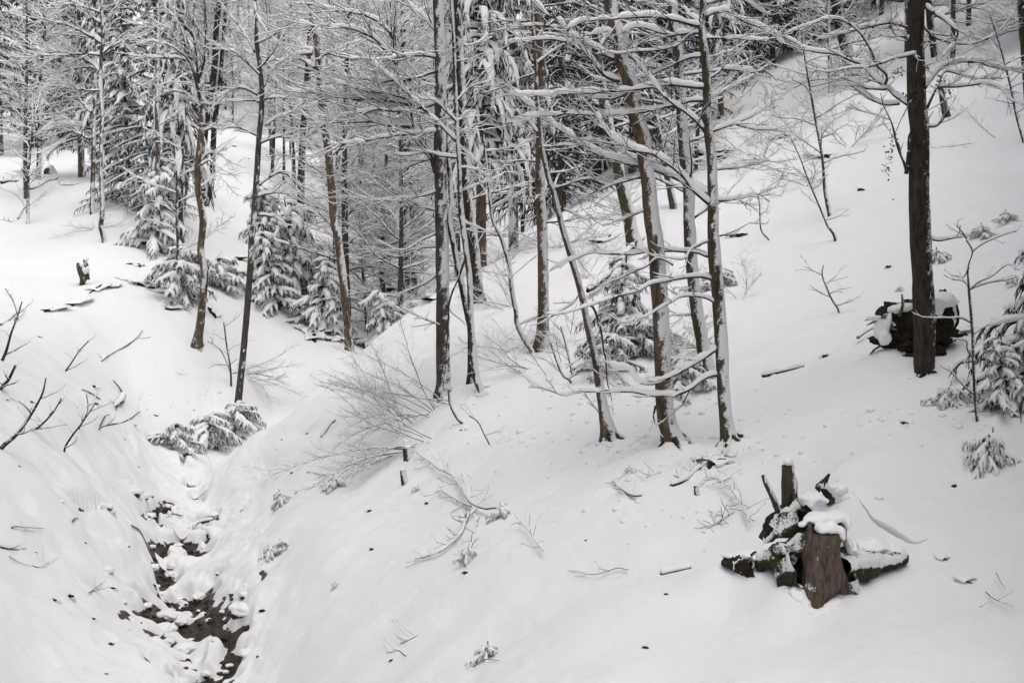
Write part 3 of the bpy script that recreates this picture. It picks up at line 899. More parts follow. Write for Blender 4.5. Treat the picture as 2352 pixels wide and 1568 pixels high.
# ---------------------------------------------------------------- traced trees of the middle
t = Tree('beech_tree', Q('B', [(1262,180),(1270,400),(1275,650),(1275,800),(1272,1000),(1275,1300),(1280,1520)]) + Q('F', [(1285,200),(1290,500),(1290,700),(1292,1000),(1295,1190)]),
         [22, 24, 26, 27, 28, 29, 30, 31, 30], 'tall speckled beech at the edge of the slope with snow on its right half', bark='grey', samt=.30, seed=8, extend=4.0, sides=20)
for pts, w, sn in [
    ([(1270,590),(1200,560),(1130,540),(1000,550),(850,560),(750,540),(600,530)], 8, .08),
    ([(1240,1180),(1210,1080),(1190,1030),(1130,930),(1090,870),(1075,800),(1060,700),(1050,640)], 11, .03),
    ([(1075,720),(950,690),(800,670),(650,680),(500,630),(350,630),(200,640)], 8, .09),
    ([(1070,870),(1010,858),(940,862),(850,830),(700,830),(500,850),(380,880)], 9, .09),
    ([(1280,690),(1180,730),(1050,740),(900,700),(760,660),(600,650),(450,600)], 6, .06),
    ([(1280,1060),(1200,1090),(1100,1120),(990,1150),(870,1200)], 5, .06),
    ([(1270,480),(1150,520),(1000,550),(980,480),(950,400),(955,300),(960,200),(970,50)], 6, .02),
    ([(950,420),(900,350),(830,270),(720,220),(600,190),(430,180),(300,150)], 7, .07),
    ([(950,290),(935,230),(900,190),(800,120),(680,90),(500,70),(450,50),(330,0)], 6, .06),
    ([(1270,240),(1150,110),(1080,50),(1030,0)], 8, .07),
    ([(1270,900),(1100,915),(950,930),(800,960),(650,980),(500,990)], 5, .06),
    ([(1275,1300),(1150,1340),(1000,1350),(850,1370),(700,1350)], 4, .04),
    ([(1275,1450),(1120,1400),(980,1300),(850,1220),(700,1180)], 4, .04),
    ([(1260,400),(1150,380),(1000,390),(850,420),(700,400),(550,440)], 5, .05),
    ([(1085,760),(960,760),(850,750),(700,780),(560,800)], 5, .05),
    ([(1060,680),(900,640),(760,620),(620,580),(480,540)], 5, .05)]:
    t.limb(Q('B', pts), w, sn, tw=8, l2=4, tl=(.4, 1.3), wash=.02)
for pts, w, sn in [([(1290,180),(1180,180),(1000,210),(850,200)], 4, .04), ([(1290,330),(1180,420),(1000,500),(830,610)], 4, .04), ([(1290,60),(1150,130),(1000,200),(820,120)], 4, .03),
                   ([(1320,750),(1250,700),(1100,640),(1000,580)], 3, .03)]:
    t.limb(Q('F', pts), w, sn, tw=4, l2=3, tl=(.25, .72))

t = Tree('young_beech', Q('B', [(1370,500),(1378,700),(1390,960),(1402,1150),(1408,1350),(1415,1500)]) + Q('F', [(1420,0),(1450,220),(1472,400),(1482,700),(1500,900),(1520,1080),(1568,1185)]), [6, 8, 9, 10, 11, 12, 12, 13, 15, 16], 'thin young beech with a curved snowy foot on the slope edge', bark='mossy', samt=.42, seed=9, extend=4, sides=14)
for pts, w, sn in [([(1390,970),(1300,880),(1200,790),(1100,690),(1000,590),(880,480),(780,410),(680,340)], 7, .06), ([(1390,840),(1320,770),(1250,700),(1160,640)], 6, .05), ([(1378,700),(1480,600),(1600,560)], 3, .03),
                   ([(1400,1080),(1280,1065),(1180,1040),(1050,1060),(900,1050)], 5, .05), ([(1400,1150),(1500,1150),(1600,1200)], 3, .03)]:
    t.limb(Q('B', pts), w, sn, tw=7, l2=4, tl=(.3, 1.0))
for pts, w, sn in [([(1450,240),(1420,330),(1360,480),(1330,600),(1320,780),(1305,1020),(1290,1090)], 5, .03), ([(1470,300),(1500,200),(1520,120)], 4, .03)]:
    t.limb(Q('F', pts), w, sn, tw=1, l2=0)

t = Tree('beech_tree', Q('B', [(1340,1250),(1350,1400)]) + Q('F', [(1335,0),(1370,200),(1420,450),(1460,650),(1480,760)]), [9, 11, 13, 14], 'thin leaning stem crossing behind the young curved beech', bark='dark', samt=.32, seed=10, Y=28.0, extend=3)
t.auto(6, .5, .95, (.8, 1.6), 6, 3)
t = Tree('beech_tree', Q('B', [(1440,1050),(1450,1250),(1470,1450)]) + Q('F', [(1485,50),(1510,250),(1540,560)]), [20, 21, 22, 24], 'dark trunk at the foot of the hanging spruce branches', bark='dark', samt=.12, seed=11, extend=5)
t.auto(6, .3, .95, (.8, 2.0), 6, 3)

t = Tree('young_beech', Q('B', [(1600,1250),(1620,1450)]) + Q('F', [(1640,20),(1690,120),(1740,300),(1765,500),(1790,620)]) + Q('G', [(60,700),(110,810),(165,900)]), [5, 6, 8, 9, 10, 11], 'snowy bowed sapling left of the straight spruce trunk', bark='grey', samt=.45, seed=12, sides=10, extend=1)
t.auto(9, .2, .98, (.6, 1.6), 6, 3)

t = Tree('beech_tree', Q('B', [(380,-60),(395,100),(430,300),(455,600),(470,800),(510,1050),(530,1300),(550,1540)]) + Q('F', [(575,100),(590,250),(620,500),(640,750),(655,910)]), [13, 15, 17, 18, 18, 18, 18], 'greyish brown beech at the ravine bottom with branches broken short', bark='brown', samt=.05, seed=13, extend=3)
t.auto(14, .45, .98, (1.4, 3.6), 6, 3, .05, (.4, 1.2), wash=.024)
for pts, w, sn in [([(420,470),(330,410),(250,390),(180,430)], 8, .1), ([(445,380),(560,360),(680,330),(760,280)], 6, .07), ([(400,370),(330,370),(250,380)], 7, .08)]:
    t.limb(Q('B', pts), w, sn, tw=5, l2=3, tl=(.5, 1.4), wash=.024)
t = Tree('beech_tree', Q('B', [(560,1300),(555,1450)]) + Q('F', [(552,100),(555,300),(560,500),(545,690)]), [6, 8, 9], 'thin stem close beside the greyish brown ravine beech', bark='dark', samt=.3, seed=14, sides=10, extend=3)
t.auto(6, .5, .98, (1.0, 2.0), 6, 3)

# ---------------------------------------------------------------- traced trees of the left side
t = Tree('beech_tree', Q('A', [(1750,-60),(1752,120),(1755,300),(1780,480),(1790,650),(1785,780),(1770,950),(1755,1200),(1735,1500)]) + Q('E', [(1722,100),(1712,300),(1690,600),(1662,900),(1642,1100),(1625,1285)]),
         [7, 9, 11, 12, 13, 14, 14, 15, 15, 17], 'slim beech with fanned crown, standing lowest on the left bank', bark='grey', samt=.05, seed=15, mot=1.3, extend=2.5, sides=14)
for pts, w, sn in [([(1740,360),(1690,260),(1620,160),(1540,60),(1500,0)], 5, .04), ([(1785,520),(1700,440),(1600,360),(1480,330)], 5, .05), ([(1760,650),(1650,600),(1540,640),(1480,670)], 5, .05),
                   ([(1785,690),(1660,690),(1540,700),(1480,720)], 4, .04), ([(1760,930),(1650,880),(1560,870),(1480,890)], 4, .035)]:
    t.limb(Q('A', pts), w, sn, tw=6, l2=4, tl=(.5, 1.3), wash=.022)
for pts, w, sn in [([(30,640),(80,570),(120,480),(200,410),(250,380)], 5, .03), ([(40,980),(110,950),(190,935),(300,970)], 6, .07), ([(30,1270),(110,1210),(200,1180),(280,1240),(340,1280),(420,1310)], 5, .05),
                   ([(20,1350),(80,1325),(160,1320),(245,1322)], 6, .08), ([(20,1470),(90,1475),(170,1500),(230,1560)], 5, .05), ([(80,860),(160,800),(250,770),(350,740)], 4, .05), ([(20,700),(120,670),(200,670),(330,690)], 5, .05),
                   ([(0,0),(30,120),(100,230),(200,320)], 4, .04), ([(20,300),(120,250),(260,160),(400,120)], 4, .04), ([(20,480),(100,400),(160,300),(180,180)], 4, .03)]:
    t.limb(Q('B', pts), w, sn, tw=6, l2=4, tl=(.4, 1.2), wash=.022)

t = Tree('beech_tree', Q('A', [(1385,740),(1382,850),(1365,1000),(1348,1150),(1355,1300),(1380,1450)]) + Q('E', [(1388,20),(1370,200),(1395,350),(1388,500),(1370,700),(1348,838)]),
         [12, 14, 14, 14, 15, 16, 15, 17, 18, 22], 'crooked beech with a kinked mossy trunk below the spruces', bark='brown', samt=.02, seed=16, sides=14)
for pts, w, sn in [([(1385,750),(1350,600),(1310,450),(1250,370),(1150,310),(1080,290),(980,280)], 8, .05), ([(1385,745),(1310,680),(1240,630),(1120,630)], 6, .07), ([(1350,560),(1390,440),(1405,250),(1400,80),(1400,-40)], 6, .02),
                   ([(1290,420),(1200,395),(1060,395),(900,385)], 5, .06), ([(1360,570),(1330,300),(1280,150),(1180,20)], 5, .03), ([(1390,850),(1330,780),(1240,620)], 4, .03),
                   ([(1385,900),(1480,870),(1600,870),(1740,910)], 5, .05), ([(1375,1100),(1420,1050),(1500,1060),(1560,1110)], 4, .05), ([(1375,1130),(1430,1100),(1480,1140),(1530,1250)], 4, .05),
                   ([(1310,450),(1250,250),(1200,120),(1100,30)], 4, .04), ([(1250,370),(1180,220),(1090,180),(980,230)], 4, .05)]:
    t.limb(Q('A', pts), w, sn, tw=6, l2=4, tl=(.4, 1.3), wash=.022)
t.limb(Q('E', [(1400,490),(1415,420),(1420,340),(1440,280)]), 5, .0, tw=1, l2=0)

t = Tree('beech_tree', Q('A', [(700,-60),(695,100),(702,250),(690,420),(688,600),(698,800),(690,1000),(688,1200),(698,1350),(697,1480)]) + Q('E', [(690,40),(712,130)]), [5, 7, 8, 8, 9, 9, 10, 11, 12], 'thin beech stem sheathed in snow with limbs combed to the left', bark='grey', samt=.42, seed=17, extend=3, sides=10)
for pts, w, sn in [([(690,500),(640,440),(560,400),(440,370),(340,345),(240,335)], 7, .10), ([(700,300),(640,260),(560,245),(420,240)], 7, .11), ([(690,160),(640,130),(600,70),(520,0)], 5, .06), ([(690,490),(620,460),(500,470),(400,500),(300,480)], 4, .04),
                   ([(690,620),(600,620),(520,600),(440,540),(380,520)], 4, .04), ([(690,380),(580,370),(420,380),(300,380),(180,400)], 5, .06), ([(690,90),(600,60),(480,30),(380,60)], 4, .04),
                   ([(600,950),(540,910),(500,850),(470,810)], 5, .05), ([(620,770),(560,700),(500,610),(470,560)], 4, .05), ([(695,370),(760,320),(860,280),(980,280)], 4, .04), ([(640,260),(500,190),(380,150),(240,130)], 5, .05),
                   ([(700,200),(760,80),(860,-20)], 3, .03)]:
    t.limb(Q('A', pts), w, sn, tw=7, l2=4, tl=(.6, 1.6), wash=.026)

for name, pts, wd, lab, bark, sd, sa, ext, au in [
    ('beech_tree', Q('A', [(1500,0),(1478,200),(1470,420),(1440,650),(1400,900),(1388,1150),(1390,1400)]), [12, 14, 16, 17], 'dark upright trunk rising just behind the crooked beech', 'dark', 18, .05, 3, 14),
    ('beech_tree', Q('A', [(1520,350),(1500,620),(1465,850),(1455,1100),(1440,1300),(1405,1400)]), [9, 12, 13, 16], 'dark curved trunk right of the one behind the crooked beech', 'dark', 19, .12, 5, 10),
    ('spruce_tree', Q('A', [(1075,-60),(1078,300),(1072,700),(1078,1000),(1070,1300)]) + Q('E', [(1050,120),(1045,190)]), [8, 9, 10, 11, 12, 13], 'straight bare spruce pole with a snow line, behind the snowy little spruce', 'brown', 20, .36, 3, 14),
    ('beech_tree', Q('A', [(290,400),(268,650),(272,900),(262,1240)]), [6, 9, 10, 12], 'dark slim tree beside the snow field in the far left', 'dark', 21, .12, 3, 16),
    ('young_beech', Q('A', [(225,850),(210,1000),(195,1200),(190,1505)]), [3, 5, 6, 8], 'small bare tree with drooping twigs at the left edge of the wood', 'grey', 22, .3, .6, 12),
    ('beech_tree', Q('A', [(655,300),(650,650),(640,1000),(632,1300),(630,1470)]), [6, 8, 10, 12], 'mossy trunk with root sprouts left of the snow sheathed stem', 'mossy', 23, .3, 3, 10),
    ('dead_tree', Q('A', [(1145,900),(1135,1100),(1120,1280),(1118,1450)]), [4, 5, 6], 'thin grey dead pole under the white hanging boughs', 'grey', 24, .2, 0, 2),
    ('dead_tree', Q('A', [(1305,1030),(1285,1200),(1262,1400),(1240,1565)]), [5, 6, 7, 8], 'pale leaning dead pole left of the crooked beech', 'grey', 25, .25, 0, 5),
    ('dead_tree', Q('A', [(1265,970),(1245,1150),(1210,1350)]) + Q('E', [(1215,130),(1220,370),(1245,560)]), [4, 6, 7, 7], 'second leaning snag with fine twigs over the snowy bush', 'grey', 26, .3, 0, 8),
]:
    t = Tree(name, pts, wd, lab, 'tree', bark, seed=sd, samt=sa, extend=ext, sides=10)
    if au:
        t.auto(au, .35, .97, (.7, 2.2), 6, 3, .04, (.4, 1.0), wash=.022)

# far trunks in the ravine and on the upper right slope
FARS = [
    (Q('B', [(350,700),(330,1000),(318,1390)]), [13, 15, 17], 'dark trunk standing alone on the slope above the snow laden bushes', 'dark'),
    (Q('B', [(640,800),(625,1100),(600,1300),(575,1490)]), [13, 15, 18], 'leaning trunk right behind the greyish brown ravine beech', 'dark'),
    (Q('B', [(825,800),(822,1100),(820,1400)]) + Q('F', [(820,0),(818,260)]), [9, 11, 12], 'straight thin trunk deep in the ravine', 'dark'),
    (Q('B', [(1030,700),(1035,1000),(1035,1400)]) + Q('F', [(1040,0),(1040,250),(1042,480)]), [15, 17, 18], 'upright trunk behind the tilted little spruce', 'grey'),
    (Q('B', [(1140,900),(1135,1200),(1132,1500)]) + Q('F', [(1140,100),(1138,350)]), [15, 17, 19], 'stout trunk half hidden left of the speckled beech', 'dark'),
    (Q('B', [(920,900),(900,1300)]) + Q('F', [(900,0),(890,200),(878,420)]), [6, 8, 10], 'thin trunk with a mossy foot above the earthy hollow', 'dark'),
    (Q('B', [(960,1000),(930,1300)]) + Q('F', [(890,150),(850,290),(800,355)]), [5, 6, 8], 'bent thin trunk curving out of the ravine snow', 'dark'),
    (Q('B', [(770,1000),(745,1300)]) + Q('F', [(738,0),(730,200),(722,330)]), [5, 6, 7], 'thin stem leftmost in the row deep in the ravine', 'dark'),
    (Q('B', [(140,850),(125,1180)]), [7, 8], 'small far trunk on the open back slope left', 'dark'),
    (Q('B', [(205,900),(205,1250)]), [5, 7], 'small far trunk near the back slope bushes', 'dark'),
    (Q('D', [(330,-60),(345,60),(370,275)]), [12, 16], 'far dark trunk on the upper slope, left one', 'dark'),
    (Q('D', [(510,-60),(520,100),(560,260),(600,450)]), [24, 28], 'thick dark trunk high on the upper right slope', 'dark'),
    (Q('D', [(1130,-60),(1150,150),(1180,365)]), [14, 17], 'far trunk showing just right of the thick dark beech', 'dark'),
    (Q('D', [(1225,600),(1240,700),(1262,795)]), [12, 20], 'mossy broken snag beyond the thick dark beech', 'mossy'),
    (Q('D', [(1768,-60),(1780,100),(1800,340),(1830,700)]), [16, 20, 24], 'dark trunk cut by the right edge of the view', 'dark'),
    (Q('C', [(560,600),(640,900),(680,1160)]), [13, 16], 'dim trunk left of the leaning dark beech', 'dark'),
    (Q('C', [(1080,1150),(1110,1300),(1135,1450)]), [15, 18], 'dim trunk low between the leaning stems', 'mossy'),
]
for k, (pts, wd, lab, bark) in enumerate(FARS):
    t = Tree('bare_tree' if k != 13 else 'broken_snag', pts, wd, lab, 'tree', bark, seed=30 + k, samt=.1, extend=(6 if k < 10 else 3) if k != 13 else 0, sides=10)
    if k != 13:
        t.auto(12 if k < 10 else 9, .3, .97, (1.2, 3.4), 5, 3, .05, (.5, 1.3), wash=.028)

def hexa(px, py):
    return hit(px, py)

# thin saplings
for pts, wd, lab, au, L in [
    (Q('D', [(270,250),(310,500),(350,730),(390,950),(415,1100),(430,1300),(462,1480)]), [3, 5, 6, 9], 'thin bare tree on the upper slope with a dark foot', 12, (.8, 2.0)),
    (Q('D', [(200,950),(260,1080),(320,1240),(400,1430),(450,1550)]) + Q('H', [(470,60),(500,118)]), [2, 3, 4, 7], 'leaning sapling downhill of the thin bare tree', 7, (.5, 1.2)),
    (Q('H', [(420,300),(412,370),(440,450),(480,540),(525,618)]), [2, 3, 4], 'tiny bare sapling alone on the open snow', 5, (.25, .6)),
    (Q('H', [(1395,130),(1440,210),(1410,310),(1412,450),(1425,600),(1440,800),(1445,1000),(1455,1200),(1472,1390)]), [2, 3, 5, 6, 6, 7], 'slender bare sapling in front of the snowy spruce at right', 0, None),
    (Q('D', [(1560,100),(1610,260),(1650,400),(1700,600),(1740,800),(1792,1000)]), [3, 4, 5], 'thin bare stem in the dim upper right corner', 10, (.5, 1.3)),
    (Q('C', [(1790,1380),(1710,1330),(1720,1400)]) + Q('G', [(1730,60),(1790,140)]), [2, 3], 'bent bare twig on the slope right of the mossy beech', 2, (.3, .6)),
    (Q('E', [(1530,690),(1550,850),(1575,1000),(1580,1145)]), [3, 4, 5], 'short bare sapling left of the lowest bank beech', 6, (.4, .9)),
    (Q('E', [(1420,820),(1500,870),(1540,940),(1580,1040)]), [2, 3, 4], 'bowed sapling beside the lowest bank beech', 3, (.3, .6)),
    (Q('G', [(290,830),(340,980),(380,1060),(430,1100)]), [3, 4, 5], 'low bent twig on the slope left of the slender young beech', 3, (.3, .7)),
    (Q('G', [(360,720),(400,870),(438,1060)]), [2, 3, 3], 'upright twig left of the slender young beech', 3, (.3, .6)),
    (Q('F', [(1330,1150),(1340,1250),(1390,1350),(1445,1408)]), [4, 5, 7], 'bowed snowy sapling below the speckled beech', 0, None),
    (Q('F', [(1470,1330),(1530,1370),(1570,1450),(1620,1560)]), [2, 2, 3], 'arched thin twig on the slope below the curved young beech', 2, (.2, .5)),
]:
    t = Tree('sapling', pts, wd, lab, 'sapling', 'grey', seed=int(pts[0][0]) % 97, samt=.12, sides=8)
    if au:
        t.auto(au, .3, .97, L, 5, 2, .02, (.15, .5), w=.45, wash=.010, twr=.003)
    elif L is None and wd[-1] == 7 and len(wd) == 6:
        for p2 in [[(1420,470),(1480,420),(1560,380),(1680,300),(1740,340)], [(1420,465),(1500,440),(1620,410),(1750,380)], [(1415,450),(1370,410),(1300,400)], [(1440,205),(1500,160),(1600,110),(1740,65)], [(1425,690),(1360,665),(1250,660),(1080,655)],
                   [(1440,930),(1400,870),(1390,820),(1300,800)], [(1450,1180),(1380,1130),(1310,1050),(1220,980)], [(1435,780),(1500,740),(1560,720)], [(1400,120),(1360,60),(1340,30)], [(1415,320),(1380,380),(1300,370)]]:
            t.limb(Q('H', p2), 3, .012, tw=5, l2=2, tl=(.12, .35), wash=.008, twr=.003)

# ---------------------------------------------------------------- spruces
def hang(P, R, n, length, K, rng, droop=.8, out=.35, t0=.1):
    """twiglets that hang from a bough"""
    A, Ar = spawn(P, R, n, t0, 1.0, length, (.5, 1.1), K, -droop, .18, .3, .010, 1.0, .35, rng)
    return A, Ar

def make_spruce(name, h, crown0, rad, seed, label, cat='spruce', step=.30, per=6, droop=.55, snow=1.0, trunk_r=.16, nsec=10, nter=3, power=.8, low_taper=0, secl=.55, hangy=.8, curl=False, fine=1.0, irr=0.0, padw=1.5, sfrac=None, frost=0.0):
    rng = np.random.default_rng(seed)
    o = thing(name, (0, 0, 0), label, cat)
    C = np.stack([np.linspace(0, .1, 60) * rng.normal(), np.linspace(0, .1, 60) * rng.normal(), np.linspace(-.4, h, 60)], 1)
    R = np.linspace(trunk_r, .015, 60)
    obj('trunk', trunk_mesh('trunk', C, R, M_BARK['brown'], (0, 0, 0), (1, -.2), .2, seed, 10), o)
    zs = np.arange(crown0, h - .12, step)
    az, zz, LL_ = [], [], []
    for i, z in enumerate(zs):
        f = 1 - (z - crown0) / (h - crown0)
        n = per if f > .12 else max(3, per - 2)
        for k in range(n):
            az.append(i * .9 + k * 2 * math.pi / n + rng.uniform(-.35, .35))
            zz.append(z + rng.uniform(-.5, .5) * step)
            l = rad * f ** power * rng.uniform(.62 - irr * .35, 1.12 + irr * .2) + .12 * fine
            if low_taper:
                l *= min(1, .45 + (z - crown0) / low_taper)
            LL_.append(l)
    az, zz, LL_ = map(np.array, (az, zz, LL_))
    N, K = len(az), 9
    s = np.linspace(0, 1, K)[None]
    dr = droop * rng.uniform(.7, 1.3, (N, 1))
    wig = rng.normal(0, .12, (N, 1))
    rr = LL_[:, None] * (s - .12 * dr * s ** 2)
    z = zz[:, None] + LL_[:, None] * (.18 * s - dr * s ** 1.7 + .18 * dr * s ** 4)
    if curl:
        rr = LL_[:, None] * (s - .45 * s ** 2.6)
        z = zz[:, None] + LL_[:, None] * (.22 * s - dr * s ** 2.1)
    a = az[:, None] + wig * s
    P = np.stack([np.cos(a) * rr, np.sin(a) * rr, z], -1)
    Rb = (.010 + .012 * LL_[:, None]) * (1 - s) + .005
    bk, nd, sw = Geo(), Geo(), Geo()
    tube(bk, P, Rb, 4)
    order = LL_ > 0
    # secondary sprays
    lens = LL_.mean()
    A, Ar = spawn(P, Rb, nsec, .18, 1.0, (lens * secl * .5, lens * secl), (.55, 1.0), 5, -hangy * .7, .18, .25, .012, .9, .55, rng)
    # scale sprays with their bough
    sc = np.repeat(np.clip(LL_ / lens, .35, 1.5), nsec)[:, None, None]
    A = A[:, :1] + (A - A[:, :1]) * sc
    As = np.linspace(1, .35, 5)[None] * np.full((len(A), 1), .022 * fine)
    tube(nd, A, As, 3)
    B, Br = spawn(A, As, nter * 2, .1, 1.0, (.10 * fine, .24 * fine), (.5, 1.1), 3, -hangy, .2, .5, .008, 1.0, .3, rng)
    Bs = np.linspace(1, .3, 3)[None] * rng.uniform(.009, .017, (len(B), 1)) * fine ** .5
    tube(nd, B, Bs, 3)
    # snow: thick pads along the boughs, thinner on the sprays
    pad = fine * (.03 + .035 * np.clip(LL_, 0, 1.6))[:, None] * np.sin(np.pi * np.clip(s * .9 + .12, 0, 1)) * snow
    blend = 0.5 + 0.5 * fbm(P * 2.2, 2, seed + 3)
    padr = pad * (.35 + 1.1 * blend)
    snowtube(sw, P + np.array([0, 0, .012]), padr * .8, .05 * snow * fine, 6, seed, 0, .55, padw)
    sn = rng.uniform(0, 1, len(A)) < ((.12 + .48 * snow) if sfrac is None else sfrac)
    A2 = A[sn]
    wS = np.sin(np.pi * np.linspace(.18, .97, 5))[None] * rng.uniform(.020, .046, (len(A2), 1)) * snow ** .5 * fine
    snowtube(sw, A2 + np.array([0, 0, .015]), wS, .045 * snow * fine, 4, seed + 1, 0, .5, 1.2)
    sb = rng.uniform(0, 1, len(B)) < .05 + .16 * snow + frost
    B2 = B[sb]
    snowtube(sw, B2, np.linspace(1, .5, 3)[None] * np.full((len(B2), 1), .013), .03, 3, seed + 2, 0, .4)
    obj('bough', bk.mesh('bough', M_TWIG), o)['kind'] = 'stuff'
    f = obj('foliage', nd.mesh('foliage', M_NEEDLE), o)
    f['kind'] = 'stuff'
    obj('snow', sw.mesh('snow', M_SNOW), f)['kind'] = 'stuff'
    return o

def put(o, px, py, rz=0, s=1, label=None, first=False, Y=None, sink=.05, tilt=(0, 0), sz=None):
    if Y is None:
        q = hit(px, py)
    else:
        q = np.array([(px - W / 2) / FPX * Y, Y, 0])
    q = (q[0], q[1], gz(q[0], q[1]) - sink)
    if first:
        o.location = q; o.rotation_euler = (tilt[0], tilt[1], rz); o.scale = (s, s, sz or s)
        o['label'] = label
        for i, (oo, a, b) in enumerate(LAB):
            if oo == o:
                LAB[i] = (o, px, py)
        return o
    return copy_tree(o, q, rz, s, label, px, py, tilt, sz)

def series(proto, group, items):
    for i, it in enumerate(items):
        px, py, rz, s, lab = it[:5]
        kw = it[5] if len(it) > 5 else {}
        if i == 0:
            proto['group'] = group
        kw = dict(kw)
        if 'small' in group and 'tilt' not in kw:
            kw['tilt'] = (RNG.uniform(-.16, .16), RNG.uniform(-.2, .2))
            kw['sz'] = it[3] * RNG.uniform(.78, 1.1)
        put(proto, px, py, rz, s, lab, i == 0, **kw)

G_TALL = 'tall snow laden spruces at the back'
sp1 = make_spruce('spruce_tree', 15, 1.6, 2.7, 201, 'x', droop=.50, step=.40, per=6, nsec=11, nter=2, snow=.95, hangy=.8, padw=2.3, sfrac=.5, secl=.42, irr=.8)
sp2 = make_spruce('spruce_tree', 13, 2.9, 2.0, 202, 'x', droop=.85, step=.36, per=6, nsec=12, nter=2, snow=1.05, hangy=1.3, curl=True, padw=2.0, sfrac=.42, secl=.46, irr=.9)
sp3 = make_spruce('spruce_tree', 14, .9, 2.3, 203, 'x', droop=.55, step=.40, per=6, nsec=12, nter=2, snow=.36, hangy=.8, padw=1.5, sfrac=.05, secl=.58, irr=.5)
series(sp1, G_TALL, [
    (187, 410, .3, 1.0, 'broad dark spruce with a bare brown foot above the snow field'),
    (10, 250, 1.3, 1.3, 'big snow laden spruce in the upper left corner', dict(Y=76)),
    (80, 250, 2.3, 1.25, 'dense spruce second from the left at the top', dict(Y=82)),
    (150, 250, 3.9, 1.3, 'dense spruce behind the snow sheathed stem at the top', dict(Y=86)),
    (300, 440, 4.2, .95, 'hanging dark spruce behind the straight bare pole', dict(Y=58, sink=1.0)),
    (365, 440, 1.2, .8, 'dense spruce with snow to the ground behind the snowy little spruce', dict(Y=57, sink=1.0)),
    (1500, 300, .9, 1.0, 'dim spruce deep in the wood behind the brown barked beech', dict(Y=58)),
    (1700, 200, 5.0, 1.0, 'snowy spruce at the top right of the mossy beech', dict(Y=64)),
    (1840, 120, 2.7, .9, 'far spruce high on the upper right slope', dict(Y=74)),
])
series(sp2, G_TALL, [
    (1105, 640, 2.0, 1.0, 'big spruce with long white hanging boughs in the middle', dict(Y=38.5)),
    (1180, 620, 4.4, .95, 'spruce with hanging boughs just left of the straight trunk', dict(Y=41)),
    (415, 470, 1.0, 1.05, 'spruce with heavy white boughs behind the crooked beech', dict(Y=54)),
    (255, 440, 3.3, 1.1, 'spruce with white hanging boughs right of the snow sheathed stem', dict(Y=64)),
    (1040, 420, 2.8, 1.3, 'far spruce above the ravine behind the speckled beech', dict(Y=84)),
    (1650, 420, 1.9, .8, 'snowy hanging spruce right behind the mossy beech', dict(Y=56)),
])
series(sp3, G_TALL, [
    (1290, 520, .5, 1.0, 'dark spruce behind the slender young beech', dict(Y=50)),
    (1370, 300, 3.1, 1.1, 'dim spruce deep in the wood right of the straight trunk', dict(Y=55)),
    (1450, 420, 1.9, 1.0, 'dark spruce between the brown beech and the leaning trunk', dict(Y=52)),
    (1560, 380, 5.2, 1.1, 'dark spruce left behind the leaning mossy trunk', dict(Y=57)),
    (1625, 380, 5.9, 1.05, 'dark spruce behind the mossy beech trunk', dict(Y=62)),
    (1235, 450, 4.1, 1.05, 'dark spruce hidden behind the straight spruce trunk', dict(Y=56)),
    (1690, 200, 2.4, .9, 'dark spruce at the wood edge above the open slope', dict(Y=61)),
    (1765, 170, 4.4, .85, 'dark spruce second along the wood edge above the open slope', dict(Y=63)),
    (1845, 150, .9, .9, 'dark spruce third along the wood edge above the open slope', dict(Y=63)),
    (1915, 120, 5.4, .85, 'dark spruce fourth along the wood edge above the open slope', dict(Y=64)),
    (1990, 100, 1.9, .85, 'dark spruce fifth along the wood edge above the open slope', dict(Y=65)),
    (2160, 60, 3.0, .85, 'dark spruce just right of the top of the thick dark beech', dict(Y=66)),
    (2140, 0, 0.0, 1.3, 'dark spruce added for shade above the top right of the open slope', dict(Y=67)),  # from here on, spruces added past the frame top to darken the slope
    (2230, 0, 2.1, 1.3, 'dark spruce added for shade above the top right of the open slope', dict(Y=63)),
    (2320, 0, 4.2, 1.3, 'dark spruce added for shade above the top right of the open slope', dict(Y=60)),
    (2420, 0, 0.3, 1.3, 'dark spruce added for shade above the top right of the open slope', dict(Y=58)),
    (2060, 0, 2.4, 1.3, 'dark spruce added for shade above the top right of the open slope', dict(Y=72)),
])

